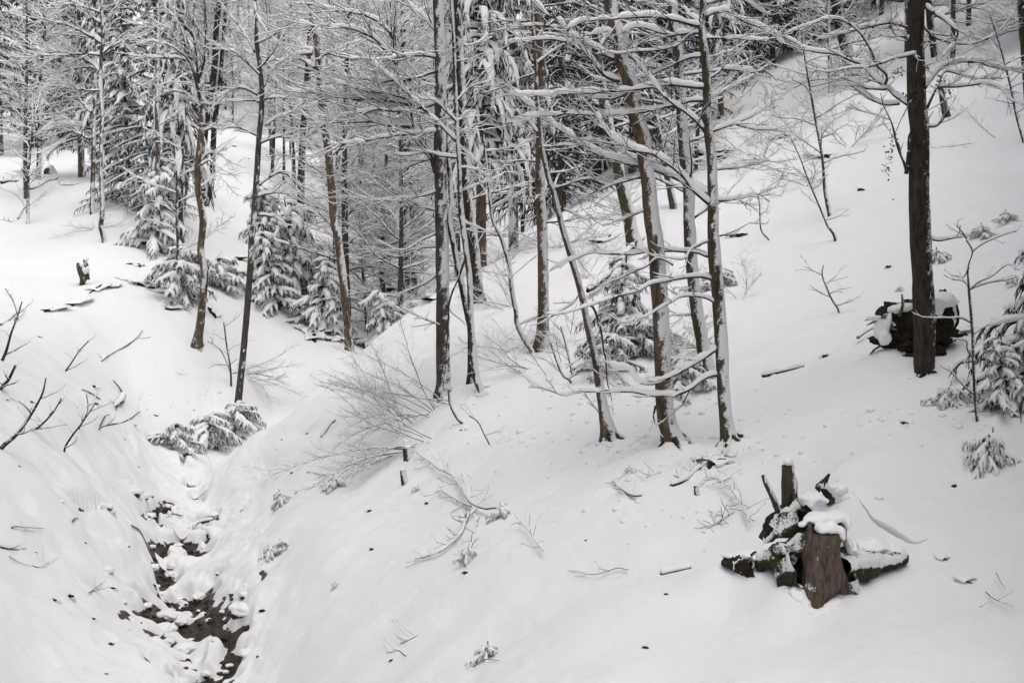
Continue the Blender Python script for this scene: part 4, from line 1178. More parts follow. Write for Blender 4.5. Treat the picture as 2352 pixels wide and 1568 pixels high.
G_SMALL = 'small snow laden spruces'
sm1 = make_spruce('small_spruce', 2.5, .2, .95, 211, 'x', droop=.55, step=.19, per=5, nsec=10, nter=2, snow=1.45, trunk_r=.04, hangy=1.1, irr=1.9, power=.6, padw=1.5, frost=.4)
sm2 = make_spruce('small_spruce', 1.15, .08, 1.1, 212, 'x', droop=.38, step=.15, per=5, nsec=11, nter=3, snow=1.35, trunk_r=.025, power=.5, hangy=.9, irr=2.1, padw=1.5, fine=.9, frost=.45)
series(sm1, G_SMALL, [
    (345, 568, .2, 1.25, 'snow heavy young spruce at the foot of the straight pole'),
    (690, 640, 1.2, 1.5, 'tall snowy spruce sapling in the bushes left of the ravine', dict(Y=52)),
    (640, 690, 2.2, 1.2, 'snow caked spruce sapling left in the bushes by the ravine', dict(Y=50)),
    (735, 715, 3.2, 1.2, 'snow caked spruce sapling beside the greyish brown ravine beech', dict(Y=49.5)),
    (910, 775, 4.0, 1.1, 'tilted little spruce on the edge of the ravine', dict(Y=44, tilt=(0, .3))),
    (1430, 800, 2.6, .85, 'conical white spruce between the young beech and the brown beech'),
    (2395, 905, .9, .95, 'snow laden spruce cut by the right edge', dict(Y=19.6)),
    (2330, 880, 2.9, .5, 'small white spruce left of the one cut by the right edge', dict(Y=19.0)),
    (950, 720, 5.5, 1.0, 'flat snowy spruce on the ravine edge under the speckled beech', dict(Y=44.5, tilt=(0, .5))),
    (680, 560, .6, 1.4, 'far snowy spruce sapling on the slope above the bushes', dict(Y=56)),
    (620, 520, 1.7, 1.3, 'snowy spruce clump on the far slope right of the lowest beech', dict(Y=60)),
])
series(sm2, G_SMALL, [
    (415, 690, .4, 1.25, 'spreading snowy bush in front of the leaning dead poles'),
    (500, 650, 1.4, 1.15, 'snowy spruce bush right of the crooked beech'),
    (430, 640, 5.4, 1.2, 'snowy spruce bush left behind the crooked beech'),
    (475, 1030, 2.4, .9, 'snow bowed spruce bush in the hollow below the lowest bank beech'),
    (540, 1000, 3.3, .75, 'low snowy spruce bush at the foot of the lowest bank beech'),
    (400, 1045, 1.1, .7, 'little dark spruce bush in the gully, left of two'),
    (1475, 810, 4.1, .8, 'low snowy bush left of the brown beech trunk'),
    (1400, 850, .1, .75, 'grey snowy bush behind the slender young beech'),
    (1640, 660, 2.2, .6, 'snowy bush behind the mossy beech trunk'),
    (1560, 900, 3.6, .6, 'low snowy brush between the brown and mossy trunks'),
])

def make_bowed(seed):
    o = make_spruce('snow_bowed_seedling', .62, .04, .5, seed, 'x', 'spruce seedling', step=.085, per=5, droop=.5, snow=1.7, trunk_r=.012, nsec=9, nter=2, power=.5, secl=.6, hangy=1.1, fine=.5, irr=2.0, padw=1.4, frost=.5)
    return o
G_BOW = 'snow bowed seedlings on the slopes'
series(make_bowed(221), G_BOW, [
    (2180, 940, 5.1, .62, 'low snow mound bush left of the slender sapling'),
    (2255, 545, 2.1, .55, 'small round snowy bush on the slope near the right edge'),
    (650, 1250, 4.6, .42, 'snow flattened spruce seedling low on the middle slope', dict(tilt=(.3, -.5))),
    (1115, 1510, .8, .42, 'snow covered tuft of fern at the bottom of the slope'),
    (772, 1340, 3.0, .20, 'small snow capped tuft alone on the middle slope'),
    (1075, 1285, 5.6, .34, 'snow covered seedling in the fork of the fallen branches', dict(sz=.5)),
    (2070, 655, 3.6, .26, 'tiny snowy tuft left of the thick dark beech'),
    (400, 1040, 1.1, .75, 'low snowy spruce bush where the stream disappears'),
    (2330, 650, 1.1, .4, 'small snowy bush at the right edge above the big snowy spruce'),
])
series(make_bowed(222), G_BOW, [
    (2268, 1062, 3.9, .62, 'white spruce bush beneath the slender sapling', dict(sz=.85)),
    (2312, 515, .7, .5, 'small snowy bush at the upper right, higher of two'),
    (2155, 590, 1.9, .6, 'drooping snowy bush right of the thick dark beech'),
    (645, 1165, 2.0, .38, 'snow flattened spruce seedling higher on the middle slope', dict(sz=.6)),
    (770, 1125, 1.0, .48, 'snow buried bush at the foot of the bare twig'),
    (620, 1270, 1.6, .34, 'left one of the snow flattened seedlings low on the middle slope', dict(sz=.5)),
    (1448, 1085, 2.5, .26, 'small snowy seedling below the brown beech'),
    (1150, 1190, .3, .40, 'snowy tangle at the end of the fallen branches'),
    (960, 1130, 3.3, .26, 'snow capped clump below the sprawling shrub'),
    (575, 985, 3.3, .8, 'low snowy clump right of the lowest bank beech'),
])

def shade_spruce(X, Y, k, lab):  # unseen spruce added beside the frame to block sky light
    q = (X, Y, gz(X, Y) - .3)
    c = copy_tree(sp3, q, k * 2.4, 1.25, lab, 1176 + X / Y * 3231, 0, (0, 0), 1.9)
    c['group'] = 'unseen spruces added beside the view for shade'
for k in range(21):  # two dense rows added out of view so the right slope falls darker
    Y = 10.5 + 2.6 * k
    shade_spruce(.364 * Y + 3.5, Y, k, 'tall dark spruce added unseen for the shade of the wood beyond the right edge')
for k in range(14):
    Y = 10 + 4.0 * k
    shade_spruce(.364 * Y + 8.2, Y, k + 40, 'tall dark spruce added unseen for the shade of the wood beyond the right edge')
for k in range(11):  # row added out of view to darken the left bank
    Y = 5 + 2.6 * k
    shade_spruce(-.364 * Y - 4.0, Y, k + 70, 'tall dark spruce added unseen for the shade of the wood beyond the left edge')

# ---------------------------------------------------------------- background beech wood
def make_bare(h, seed, trunk_r=.13, nl=26, lo=.18):
    rng = np.random.default_rng(seed)
    o = thing('bare_tree', (0, 0, 0), 'x', 'tree')
    K = 60
    s = np.linspace(0, 1, K)
    C = np.stack([.35 * np.sin(s * 4 + seed) * s, .35 * np.cos(s * 3 + seed) * s, -.4 + s * h], 1)
    R = trunk_r * (1 - .9 * s) + .01
    obj('trunk', trunk_mesh('trunk', C, R, M_BARK['grey'], (0, 0, 0), (1, -.2), .2, seed, 8), o)
    t = np.sort(rng.uniform(lo, .97, nl)); i = (t * (K - 1)).astype(int)
    a = np.arange(nl) * 2.4 + rng.uniform(-.4, .4, nl)
    e = rng.uniform(.05, .75, nl)
    d = np.stack([np.cos(a) * np.cos(e), np.sin(a) * np.cos(e), np.sin(e)], 1)
    L = rng.uniform(1.6, 3.8, nl) * (1 - .55 * t)
    P = np.empty((nl, 10, 3)); P[:, 0] = C[i]
    for k in range(1, 10):
        d = nrm(d + rng.normal(0, .11, (nl, 3)) + np.array([0, 0, .0]))
        P[:, k] = P[:, k - 1] + d * (L / 9)[:, None]
    Rb = (R[i] * .28)[:, None] * np.linspace(1, .15, 10)[None] + .004
    bk, sw = Geo(), Geo()
    tube(bk, P, Rb, 4); snowtube(sw, P, Rb, .05, 4, seed)
    A, Ar = spawn(P, Rb, 12, .12, 1, (.5, 1.5), (.35, .95), 6, .12, .3, .5, .005, .5, .4, rng)
    tube(bk, A, Ar, 3); snowtube(sw, A, Ar, .03, 3, seed + 1)
    B, Br = spawn(A, Ar, 5, .15, 1, (.2, .65), (.4, 1.), 4, .1, .35, .5, .004, .7, .3, rng)
    tube(bk, B, Br, 3); snowtube(sw, B, Br, .022, 3, seed + 2)
    b = obj('crown', bk.mesh('crown', M_TWIG), o)
    obj('snow', sw.mesh('snow', M_SNOW), b)
    return o

BG = [make_bare(13, 301), make_bare(15, 302, .15, 30), make_bare(11, 303, .10, 24, .12), make_bare(9, 304, .08, 22, .1)]
rng = np.random.default_rng(77)
spots = []
def zone(n, x0, x1, y0, y1, lab, kinds=(0, 1, 2, 3), gap=.028):
    k = 0; tries = 0
    while k < n and tries < n * 60:
        tries += 1
        px = rng.uniform(x0, x1); Y = math.exp(rng.uniform(math.log(y0), math.log(y1)))
        if any(abs(px - a) / 600 + abs(math.log(Y / b)) < gap for a, b, *_ in spots):
            continue
        spots.append((px, Y, lab, kinds[k % len(kinds)])); k += 1
zone(70, 420, 1100, 100, 155, 'bare snow dusted beech in the far wood that covers the back hillside')
zone(20, 560, 1060, 62, 95, 'slender bare beech in the ravine wood with snow along its twigs', (0, 1, 2))
zone(9, 780, 1120, 47, 60, 'bare beech with low white branches in the ravine behind the speckled beech', (2, 0, 3))
zone(6, 1180, 1760, 48, 66, 'bare branchy tree in the dim wood behind the right hand trunks', (2, 3, 0))
zone(10, 1100, 1900, 76, 115, 'bare tree in the dark wood at the top of the right slope', (0, 1, 2))
zone(12, 1800, 2300, 52, 80, 'bare tree on the upper right slope among fine snowy twigs', (3, 2, 3))
zone(5, 60, 460, 80, 120, 'bare tree among the dark spruces in the upper left', (0, 2, 1))
zone(2, 40, 330, 58, 70, 'bare young tree at the edge of the left wood', (3, 2))
zone(14, 430, 670, 98, 126, 'bare snow dusted beech standing on the pale back slope at upper left', (0, 1, 2), .02)
zone(5, 2140, 2420, 45, 60, 'bare young tree on the shaded slope at the upper right', (3, 2, 3), .03)
used = set()
for (px, Y, lab, k) in spots:
    o = BG[k]
    x = (px - W / 2) / FPX * Y
    q = (x, Y, gz(x, Y) - .05)
    py = H / 2 - FPX * math.tan(math.atan2(q[2], Y) + PITCH)
    rz, s = rng.uniform(0, 6.28), rng.uniform(.8, 1.2)
    if k not in used:
        used.add(k)
        o.location = q; o.rotation_euler = (0, 0, rz); o.scale = (s,) * 3
        o['label'] = lab; o['group'] = 'bare trees of the background wood'
        for i, (oo, a, b) in enumerate(LAB):
            if oo == o:
                LAB[i] = (o, px, py)
    else:
        copy_tree(o, q, rz, s, lab, px, py)

# ---------------------------------------------------------------- shrubs of thin stems
def shrub(name, px, py, n, L, az, el, label, seed, snow=.012, tw=7, l2=3, mat=None, sp=.15, Y=None, r=.006, cat='shrub'):
    rng = np.random.default_rng(seed)
    q = hit(px, py)
    o = thing(name, q, label, cat, None, px, py)
    for k in range(n):
        a = rng.uniform(*az); e = rng.uniform(*el)
        d = np.array([math.cos(a) * math.cos(e), math.sin(a) * math.cos(e), math.sin(e)])
        K = 11; ln = rng.uniform(*L)
        P = np.empty((1, K, 3)); P[0, 0] = q + np.array([rng.normal(0, sp), rng.normal(0, sp), 0])
        P[0, 0, 2] = gz(P[0, 0, 0], P[0, 0, 1]) - .03
        bend = rng.normal(0, .05, 3)
        for i in range(1, K):
            d = nrm(d + bend + rng.normal(0, .06, 3) + np.array([0, 0, -.015]))
            P[0, i] = P[0, i - 1] + d * ln / (K - 1)
        R = limb_radius(K, r, .003)[None]
        bk, sw = Geo(), Geo()
        tube(bk, P, R, 5); snowtube(sw, P, R, snow * 1.4, 4, seed + k)
        A, Ar = spawn(P, R, max(2, int(ln * tw)), .2, 1, (.2, .7), (.3, .8), 6, .1, .25, .6, .0021, .6, .3, rng)
        tube(bk, A, Ar, 3); snowtube(sw, A, Ar, snow, 3, seed + k)
        if l2:
            B, Br = spawn(A, Ar, l2, .15, 1, (.1, .35), (.35, .9), 4, .1, .3, .6, .0017, .8, .3, rng)
            tube(bk, B, Br, 3); snowtube(sw, B, Br, snow * .6, 3, seed + k)
        b = obj('stem', bk.mesh('stem', mat or M_RED, q), o)
        obj('snow', sw.mesh('snow', M_SNOW, q), b)
    return o
PI = math.pi
shrub('hazel_shrub', 1000, 945, 8, (1.5, 3.0), (PI * .75, PI * 1.25), (.05, .9), 'fine twigged shrub spreading left from the foot of the speckled beech', 501, .006, 8, 3, r=.0065)
shrub('hazel_shrub', 960, 1010, 9, (1.2, 2.8), (PI * .8, PI * 1.3), (-.25, .35), 'low sprawling shrub of snowy twigs on the slope edge', 502, .012, 8, 3, r=.0065)
shrub('hazel_shrub', 900, 1040, 6, (.8, 1.8), (PI * .8, PI * 1.3), (-.5, .1), 'drooping snowy twigs below the sprawling shrub', 503, .010, 8, 2, r=.0055)
shrub('hazel_shrub', 870, 960, 6, (1.2, 2.4), (PI * .6, PI * 1.1), (.4, 1.2), 'upright thin shrub on the slope edge above the ravine', 504, .006, 6, 3, r=.0055)
shrub('hazel_shrub', 560, 850, 10, (1.2, 2.4), (-.5, .3), (-.25, .35), 'brushy twigs fanning right from behind the lowest bank beech', 505, .006, 8, 2, r=.0065)
shrub('hazel_shrub', 470, 870, 4, (1.2, 2.0), (PI * .8, PI * 1.2), (.1, .7), 'pale thin twigs on the snow left of the lowest bank beech', 506, .004, 6, 2, M_PALE, r=.005)
shrub('hazel_shrub', 300, 500, 5, (1.0, 2.0), (0, 2 * PI), (.3, 1.2), 'thin twigs beneath the dark spruce on the left', 507, .012, 6, 2)
shrub('hazel_shrub', 215, 525, 7, (.7, 1.6), (0, 2 * PI), (.0, .8), 'twiggy sprouts at the foot of the snow sheathed stem', 508, .02, 6, 2)
shrub('hazel_shrub', 60, 470, 5, (.8, 2.0), (0, 2 * PI), (.2, 1.2), 'bare twigs by the left edge above the fallen branch', 509, .008, 6, 2)
shrub('hazel_shrub', 1640, 800, 7, (.8, 1.8), (PI * .7, PI * 1.4), (.0, .9), 'snowy twigs around the foot of the leaning mossy trunk', 510, .016, 7, 3)
shrub('hazel_shrub', 1200, 860, 5, (.7, 1.6), (PI * .6, PI * 1.3), (.1, .9), 'thin snowy twigs right of the curved young beech', 511, .008, 6, 2)
shrub('hazel_shrub', 1150, 820, 5, (.8, 1.6), (PI * .1, PI * 1.1), (.1, .8), 'twig tangle behind the curved young beech', 512, .012, 7, 3)
shrub('hazel_shrub', 1860, 430, 8, (1.0, 2.4), (0, 2 * PI), (.1, .9), 'snowy thicket on the upper slope right of the mossy beech', 513, .022, 6, 3)
shrub('hazel_shrub', 1750, 380, 8, (1.0, 2.4), (0, 2 * PI), (.1, .9), 'snowy thicket at the wood edge above the open slope', 514, .022, 6, 3)
shrub('hazel_shrub', 1960, 330, 7, (1.0, 2.6), (0, 2 * PI), (.1, .9), 'twiggy thicket left of the thick dark beech, upper slope', 515, .018, 6, 3)
shrub('hazel_shrub', 1420, 480, 8, (.9, 2.0), (0, 2 * PI), (.0, .6), 'low snowy brush under the dim wood left of the leaning beech', 516, .022, 7, 3)
shrub('hazel_shrub', 1290, 560, 7, (.9, 2.0), (0, 2 * PI), (.0, .7), 'low snowy brush right of the straight spruce trunk', 517, .022, 7, 3)
shrub('hazel_shrub', 1100, 620, 7, (.9, 2.2), (0, 2 * PI), (.0, .7), 'snowy brush on the ridge beneath the hanging spruce', 518, .022, 7, 3)
shrub('hazel_shrub', 2250, 330, 4, (1.0, 2.0), (PI * .7, PI * 1.2), (-.2, .4), 'dim fine twigs in the upper right snow', 519, .006, 6, 3)
shrub('hazel_shrub', 960, 700, 8, (1.0, 2.2), (PI * .2, PI * .9), (.0, .7), 'snowy brush on the ravine edge left of the speckled beech', 520, .022, 7, 3)

for k, (px, py, n, L, az, lab, snw) in enumerate([
    (940, 970, 9, (.8, 1.9), (PI * .75, PI * 1.3), 'frosted dense twigs low on the slope edge under the thin shrub', .014),
    (1330, 800, 5, (.7, 1.6), (PI * .2, PI * 1.1), 'thin frosted twigs left of the slender young beech', .010),
    (1290, 850, 4, (.6, 1.3), (PI * .5, PI * 1.2), 'sparse twigs on the open snow left of the slender young beech', .008),
    (1440, 880, 5, (.6, 1.4), (PI * .4, PI * 1.2), 'frosted twigs between the slender young beech and the brown beech', .010),
    (1700, 690, 4, (.6, 1.4), (0, PI * .8), 'fine twigs right of the mossy beech', .008),
    (1350, 640, 7, (.8, 1.8), (0, PI * 1.2), 'frosted brush left of the leaning dark beech', .016),
    (1550, 640, 6, (.7, 1.6), (0, PI * 1.2), 'frosted brush below the leaning dark beech', .014),
    (1830, 330, 8, (.9, 2.2), (0, 2 * PI), 'snowy thicket high on the slope under the wood edge', .022),
    (1900, 270, 8, (.9, 2.2), (0, 2 * PI), 'upper snowy thicket under the wood edge, nearest the thick dark beech', .022),
    (1690, 330, 8, (.9, 2.0), (0, 2 * PI), 'snowy thicket close right of the mossy beech', .022),
    (1180, 700, 6, (.8, 1.6), (0, PI * 1.2), 'frosted brush left of the straight spruce trunk', .014),
    (880, 720, 7, (.8, 1.8), (PI * .1, PI), 'frosted brush at the ravine end of the ridge', .02)]):
    shrub('hazel_shrub', px, py, n, L, az, (.05, 1.0), lab, 540 + k, snw, 8, 3, r=.0055)

# near left saplings, traced
for pts, wd, lab in [
    (Q('E', [(150,550),(120,650),(75,770),(45,880),(0,1000)]), [3, 4, 6, 8], 'leaning bare sapling highest at the left edge'),
    (Q('E', [(35,460),(95,560),(128,690)]), [2, 2, 3], 'thin bare twig crossing the sapling at the left edge'),
    (Q('E', [(105,985),(60,1080),(0,1160)]), [5, 7, 8], 'short thick dark branch at the left edge'),
    (Q('E', [(315,1070),(285,1190),(200,1340),(110,1460),(0,1565)]), [3, 5, 8, 11], 'thick snowy sapling leaning out of the left bank'),
    (Q('E', [(420,1210),(360,1310),(260,1410),(185,1440)]), [3, 4, 5], 'dark twig right of the thick leaning sapling'),
    (Q('E', [(650,1245),(560,1380),(490,1470),(440,1565)]), [2, 4, 5], 'forked bare sapling on the near left bank'),
    (Q('E', [(590,1180),(600,1290),(540,1420)]), [2, 2, 3], 'fine upright twig beside the forked bare sapling'),
    (Q('E', [(605,815),(540,890),(480,980),(440,1045)]), [2, 3, 4], 'slender twig rising from the left bank crest'),
    (Q('E', [(960,1300),(850,1370),(680,1415)]), [2, 3, 4], 'bent twig lying out over the hollow'),
]:
    t = Tree('sapling', pts, wd, lab, 'sapling', 'dark', seed=int(pts[0][1]) % 89, samt=.0, sides=8)
    t.auto(4, .3, .95, (.25, .7), 4, 1, .012, (.12, .35), w=.5, wash=.006, twr=.0028)

# ---------------------------------------------------------------- fallen branches and logs
def fallen(name, c, pts, w, label, snow=.04, seed=0, mat=None, lift=.0, tw=0, cat='branch', l2=0, gap=0, tl=(.15, .45), sides=8):
    rng = np.random.default_rng(seed + 40)
    pp = Q(c, pts)
    P = np.array([hit(*p) for p in pp])
    D = P[:, 1].mean()
    r0 = w / FPX * D / 2
    for q in P:
        q[2] = gz(q[0], q[1]) + r0 * .3 + lift
    K = 18
    P = resample(P, K)
    P[:, 2] += fbm(P * 2, 2, seed) * r0 * .4
    base = P[0].copy(); base[2] -= r0
    o = thing(name, base, label, cat, None, *pp[len(pp) // 2])
    P = P[None]; R = (r0 * np.linspace(1, .45, K))[None]
    R[0, -1] *= .3; R[0, 0] *= .6
    bk, sw = Geo(), Geo()
    tube(bk, P, R, sides); snowtube(sw, P, R, snow, 6, seed, gap)
    if tw:
        A, Ar = spawn(P, R, tw, .1, 1, tl, (.4, 1.1), 6, .25, .3, 1.0, .003, .5, .3, rng)
        tube(bk, A, Ar, 4); snowtube(sw, A, Ar, .012, 3, seed)
        if l2:
            B, Br = spawn(A, Ar, l2, .15, 1, (tl[0] * .4, tl[1] * .5), (.35, .9), 4, .1, .3, .8, .0024, .8, .3, rng)
            tube(bk, B, Br, 3); snowtube(sw, B, Br, .008, 3, seed)
    obj('wood', bk.mesh('wood', mat or M_TWIG, base), o)
    obj('snow', sw.mesh('snow', M_CAP, base), o)
    return o
for k, a in enumerate([
    ('fallen_log', 'H', [(0,1085),(100,1060),(200,1025),(290,1010)], 13, 'snow topped log lying on the open slope right of the mossy beech', .07, dict(mat=M_SOIL, cat='log')),
    ('fallen_log', 'K', [(1030,815),(1120,800),(1240,785)], 13, 'short broken log left of the big stump', .05, dict(mat=M_BARK['stump'], cat='log')),
    ('fallen_branch', 'K', [(1100,265),(1200,205),(1280,120),(1400,50),(1480,20)], 12, 'dark twiggy branch lying from the foot of the mossy beech', .04, dict(mat=M_SOIL, tw=26, l2=2)),
    ('fallen_branch', 'K', [(1420,222),(1500,185),(1575,132)], 5, 'short dark stick right of the twiggy fallen branch', .03, {}),
    ('fallen_branch', 'K', [(905,340),(850,345),(780,310),(720,260),(705,230)], 6, 'curved snowy branch on the slope below the brown beech', .03, dict(tw=9, lift=.05)),
    ('fallen_branch', 'K', [(1030,150),(960,175),(900,220)], 4, 'snowy branch stub just above the curved snowy branch', .04, dict(tw=8)),
    ('fallen_branch', 'K', [(815,785),(740,775),(660,800),(570,835),(480,820),(400,830)], 3, 'long thin twig on the open snow left of the short log', .01, dict(lift=.05, tw=4)),
    ('fallen_branch', 'K', [(1630,530),(1610,440),(1560,370),(1480,290),(1400,245),(1360,260)], 4, 'arching fern like twig left of the big stump', .012, dict(lift=.12, tw=26, l2=1)),
    ('fallen_branch', 'K', [(1530,390),(1450,440),(1345,515)], 5, 'small snowy spruce spray beside the arching twig', .03, dict(tw=22)),
    ('fallen_branch', 'K', [(240,750),(190,680),(130,590),(70,545),(20,565)], 3, 'curved fine twig on the snow in the lower middle', .008, dict(lift=.1, tw=10)),
    ('fallen_branch', 'J', [(1680,435),(1560,455),(1480,410),(1440,370),(1400,300),(1340,230),(1250,180),(1180,120),(1080,30)], 5, 'long bare fallen branch with forked upright twigs', .02, dict(lift=.10, tw=16, l2=3, tl=(.2, .6))),
    ('fallen_branch', 'J', [(1470,405),(1400,380),(1330,345),(1250,310),(1220,320)], 4, 'side fork of the long bare fallen branch', .02, dict(lift=.06, tw=9, l2=2)),
    ('fallen_branch', 'J', [(1500,430),(1440,500),(1390,600),(1280,690),(1200,730),(1090,755)], 6, 'lower fallen branch with a snow topped bend', .025, dict(lift=.06, tw=14, l2=2)),
    ('fallen_branch', 'J', [(1490,440),(1500,560),(1450,680),(1420,770)], 5, 'rusty ended dead twig bundle hanging below the fallen branches', .03, dict(tw=16, l2=1)),
    ('fallen_branch', 'J', [(1105,1230),(1040,1270),(985,1290)], 4, 'small fallen twig low on the slope, upper of two', .02, dict(tw=8)),
    ('fallen_branch', 'J', [(1030,1360),(980,1330),(920,1350),(885,1295)], 4, 'small fallen twig low on the slope, lower of two', .012, dict(tw=6)),
    ('fallen_branch', 'J', [(360,110),(430,125),(510,150)], 5, 'straight stick poking from the snow left of the bare twig', .03, {}),
    ('fallen_branch', 'J', [(275,243),(340,243),(410,240)], 5, 'straight stick beside the buried bush', .03, {}),
    ('fallen_branch', 'J', [(480,5),(400,25),(340,65)], 5, 'curved stick on the slope edge', .02, dict(tw=3)),
    ('fallen_branch', 'F', [(555,1335),(510,1360),(455,1405)], 9, 'snow topped log end on the slope edge', .06, dict(mat=M_SOIL)),
    ('fallen_log', 'F', [(620,405),(700,430),(780,480),(870,525)], 8, 'fallen log with snow across the bottom of the ravine', .06, dict(cat='log', tw=6)),
    ('fallen_branch', 'E', [(970,755),(920,800),(830,850),(740,900),(690,940)], 7, 'fallen snowy branch on the smooth left slope', .05, dict(tw=5)),
    ('fallen_branch', 'E', [(930,795),(980,798),(1030,792)], 4, 'short side twig of the fallen branch on the left slope', .02, {}),
    ('fallen_log', 'E', [(0,705),(60,685),(120,650),(160,620)], 9, 'dark log at the left edge under the thin twigs', .05, dict(cat='log')),
    ('fallen_branch', 'E', [(565,1190),(620,1200),(690,1225)], 5, 'half buried branch on the left bank crest', .04, {}),
    ('fallen_branch', 'E', [(480,1230),(510,1270),(535,1298)], 4, 'thin half buried branch below the left bank crest', .02, {}),
    ('fallen_branch', 'E', [(840,1195),(810,1150),(772,1112)], 5, 'dark stick standing out above the hollow snag', .0, dict(lift=.08)),
    ('fallen_log', 'E', [(850,1225),(825,1270),(790,1315)], 14, 'old broken snag in the hollow beyond the left bank', .05, dict(mat=M_BARK['mossy'], lift=.12, tw=3, cat='log')),
    ('fallen_branch', 'E', [(680,1415),(720,1380),(750,1335)], 4, 'dark stick left of the hollow snag', .0, dict(lift=.05)),
    ('fallen_branch', 'E', [(260,1410),(300,1450),(330,1490)], 4, 'dark twig stuck in the snow under the leaning sapling', .01, {}),
    ('fallen_branch', 'I', [(1335,378),(1400,325),(1435,250),(1425,160),(1380,70),(1310,5)], 3, 'thin arched twig over the stream', .006, dict(lift=.15)),
    ('fallen_branch', 'I', [(890,590),(950,610),(1010,645)], 4, 'thin twig on the bank left of the dark pool', .02, dict(lift=.04)),
    ('fallen_branch', 'I', [(1235,495),(1150,470),(1080,465)], 4, 'twig with snow over the stream gap', .01, dict(lift=.05, tw=4)),
    ('fallen_branch', 'I', [(1440,520),(1330,560),(1230,590),(1170,575)], 5, 'snow covered branch across the dark pool', .05, dict(lift=.08, tw=4)),
    ('fallen_branch', 'I', [(1160,1000),(1100,980),(1060,935)], 4, 'snow covered branch across the stream bend', .04, dict(lift=.06)),
    ('fallen_branch', 'I', [(1030,1215),(1080,1213),(1145,1212)], 5, 'snow topped stick beside the snow island', .04, dict(lift=.05)),
    ('fallen_branch', 'I', [(0,650),(60,655),(130,660)], 8, 'snow topped branch at the left edge of the near bank', .06, dict(tw=5)),
    ('fallen_branch', 'I', [(95,560),(180,558),(300,568)], 3, 'thin bare twig near the left edge of the near bank', .01, dict(lift=.07, tw=4)),
    ('fallen_branch', 'I', [(60,700),(130,740),(215,780)], 3, 'thin twig sloping down the near left bank', .005, dict(lift=.04)),
    ('fallen_branch', 'I', [(215,750),(260,755),(300,730),(330,712)], 4, 'small twig bundle on the near left bank', .012, dict(tw=6)),
    ('fallen_branch', 'I', [(605,990),(640,950),(690,880)], 4, 'tiny plant stem with seed heads on the near left bank', .01, dict(lift=.06, tw=10)),
    ('fallen_branch', 'I', [(490,530),(510,510),(530,495)], 4, 'tiny dark stick on the near left bank', .0, dict(lift=.03)),
    ('fallen_branch', 'L', [(1510,985),(1560,1030),(1620,1055),(1655,1060)], 3, 'bent dark twig in the snow at the right edge', .0, dict(lift=.06, tw=3)),
    ('fallen_branch', 'L', [(1580,862),(1610,930),(1645,985)], 2, 'thin upright twig above the bent dark twig', .0, dict(lift=.08)),
    ('fallen_branch', 'J', [(1480,1485),(1555,1440),(1660,1460)], 3, 'forked thin twig below the snow covered fern', .0, dict(lift=.04)),
    ('fallen_branch', 'G', [(545,520),(640,430),(740,340),(830,240),(940,130)], 14, 'thick snow buried pole leaning up to the leaning dark beech', .09, dict(lift=.15, tw=2)),
    ('fallen_branch', 'G', [(1100,790),(1150,800),(1210,820)], 9, 'snowy dead wood behind the brown beech', .05, dict(tw=6)),
    ('fallen_branch', 'H', [(1590,60),(1640,50),(1680,20)], 4, 'dark stick by the small snowy bush at upper right', .02, {}),
    ('fallen_branch', 'H', [(650,860),(710,820),(770,795)], 8, 'broken brown root end sticking out left of the root plate', .04, dict(mat=M_BARK['stump'], lift=.1)),
    ('fallen_branch', 'A', [(120,1480),(150,1430),(180,1390)], 5, 'short log piece in the far left snow', .05, {}),
    ('fallen_branch', 'A', [(0,1490),(40,1492),(80,1500)], 6, 'dark stick at the left edge below the field', .03, dict(tw=3)),
    ('fallen_branch', 'A', [(0,1250),(60,1240),(120,1240)], 13, 'dark fallen wood under the little tree at the left edge', .09, dict(tw=5, mat=M_SOIL)),
    ('fallen_branch', 'A', [(160,1310),(250,1290),(330,1250),(400,1230)], 6, 'twiggy dead wood along the field edge', .05, dict(tw=14)),
]):
    n, c, pts, w, lab, sn, kw = a
    fallen(n, c, pts, w, lab, sn, k, **kw)

# ---------------------------------------------------------------- dark earth ledges with snow lips
def ledge(name, c, pts, hpx, label, seed=0, lip=.10, cat='earth bank', mat=None):
    pp = Q(c, pts)
    P = np.array([hit(*p) for p in pp]); D = P[:, 1].mean()
    h = hpx / FPX * D
    for q in P:
        q[2] = gz(q[0], q[1])
    K = 26
    P = resample(P, K)
    o = thing(name, P[K // 2], label, cat, None, *pp[len(pp) // 2])
    n = 0.5 + .5 * fbm(P * 3, 2, seed)
    R = (h * (.32 + .55 * n) * np.sin(np.pi * np.linspace(.06, .94, K)) ** .5)
    S = 10
    a = np.arange(S) / S * 2 * PI
    T, U, B = frames(P[None])
    V = P[:, None] + U[0][:, None] * (np.sin(a)[None, :] * R[:, None] * .75)[..., None] + B[0][:, None] * (np.cos(a)[None, :] * R[:, None] * .7)[..., None]
    V = V + (fbm(V * np.array([7, 7, 12.]), 3, seed)[..., None] * h * .55)
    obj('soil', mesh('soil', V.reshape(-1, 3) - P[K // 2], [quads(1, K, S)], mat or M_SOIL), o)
    sw = Geo()
    C = P + np.array([0, .95 * h, h * .42])
    C[:, 2] += h * .12 * fbm(P * 5, 2, seed + 3)
    Rs = R * .55 + lip * .35
    V = C[:, None] + U[0][:, None] * (np.sin(a)[None, :] * (R * .28 + lip * .22)[:, None])[..., None] + B[0][:, None] * (np.cos(a)[None, :] * (Rs + h * .9)[:, None] * 1.25)[..., None]
    V = V + (fbm(V * 5, 3, seed + 6)[..., None] * h * .4)
    sw.add(V, [quads(1, K, S)])
    obj('snow_lip', sw.mesh('snow_lip', M_CAP, P[K // 2]), o)
    return o
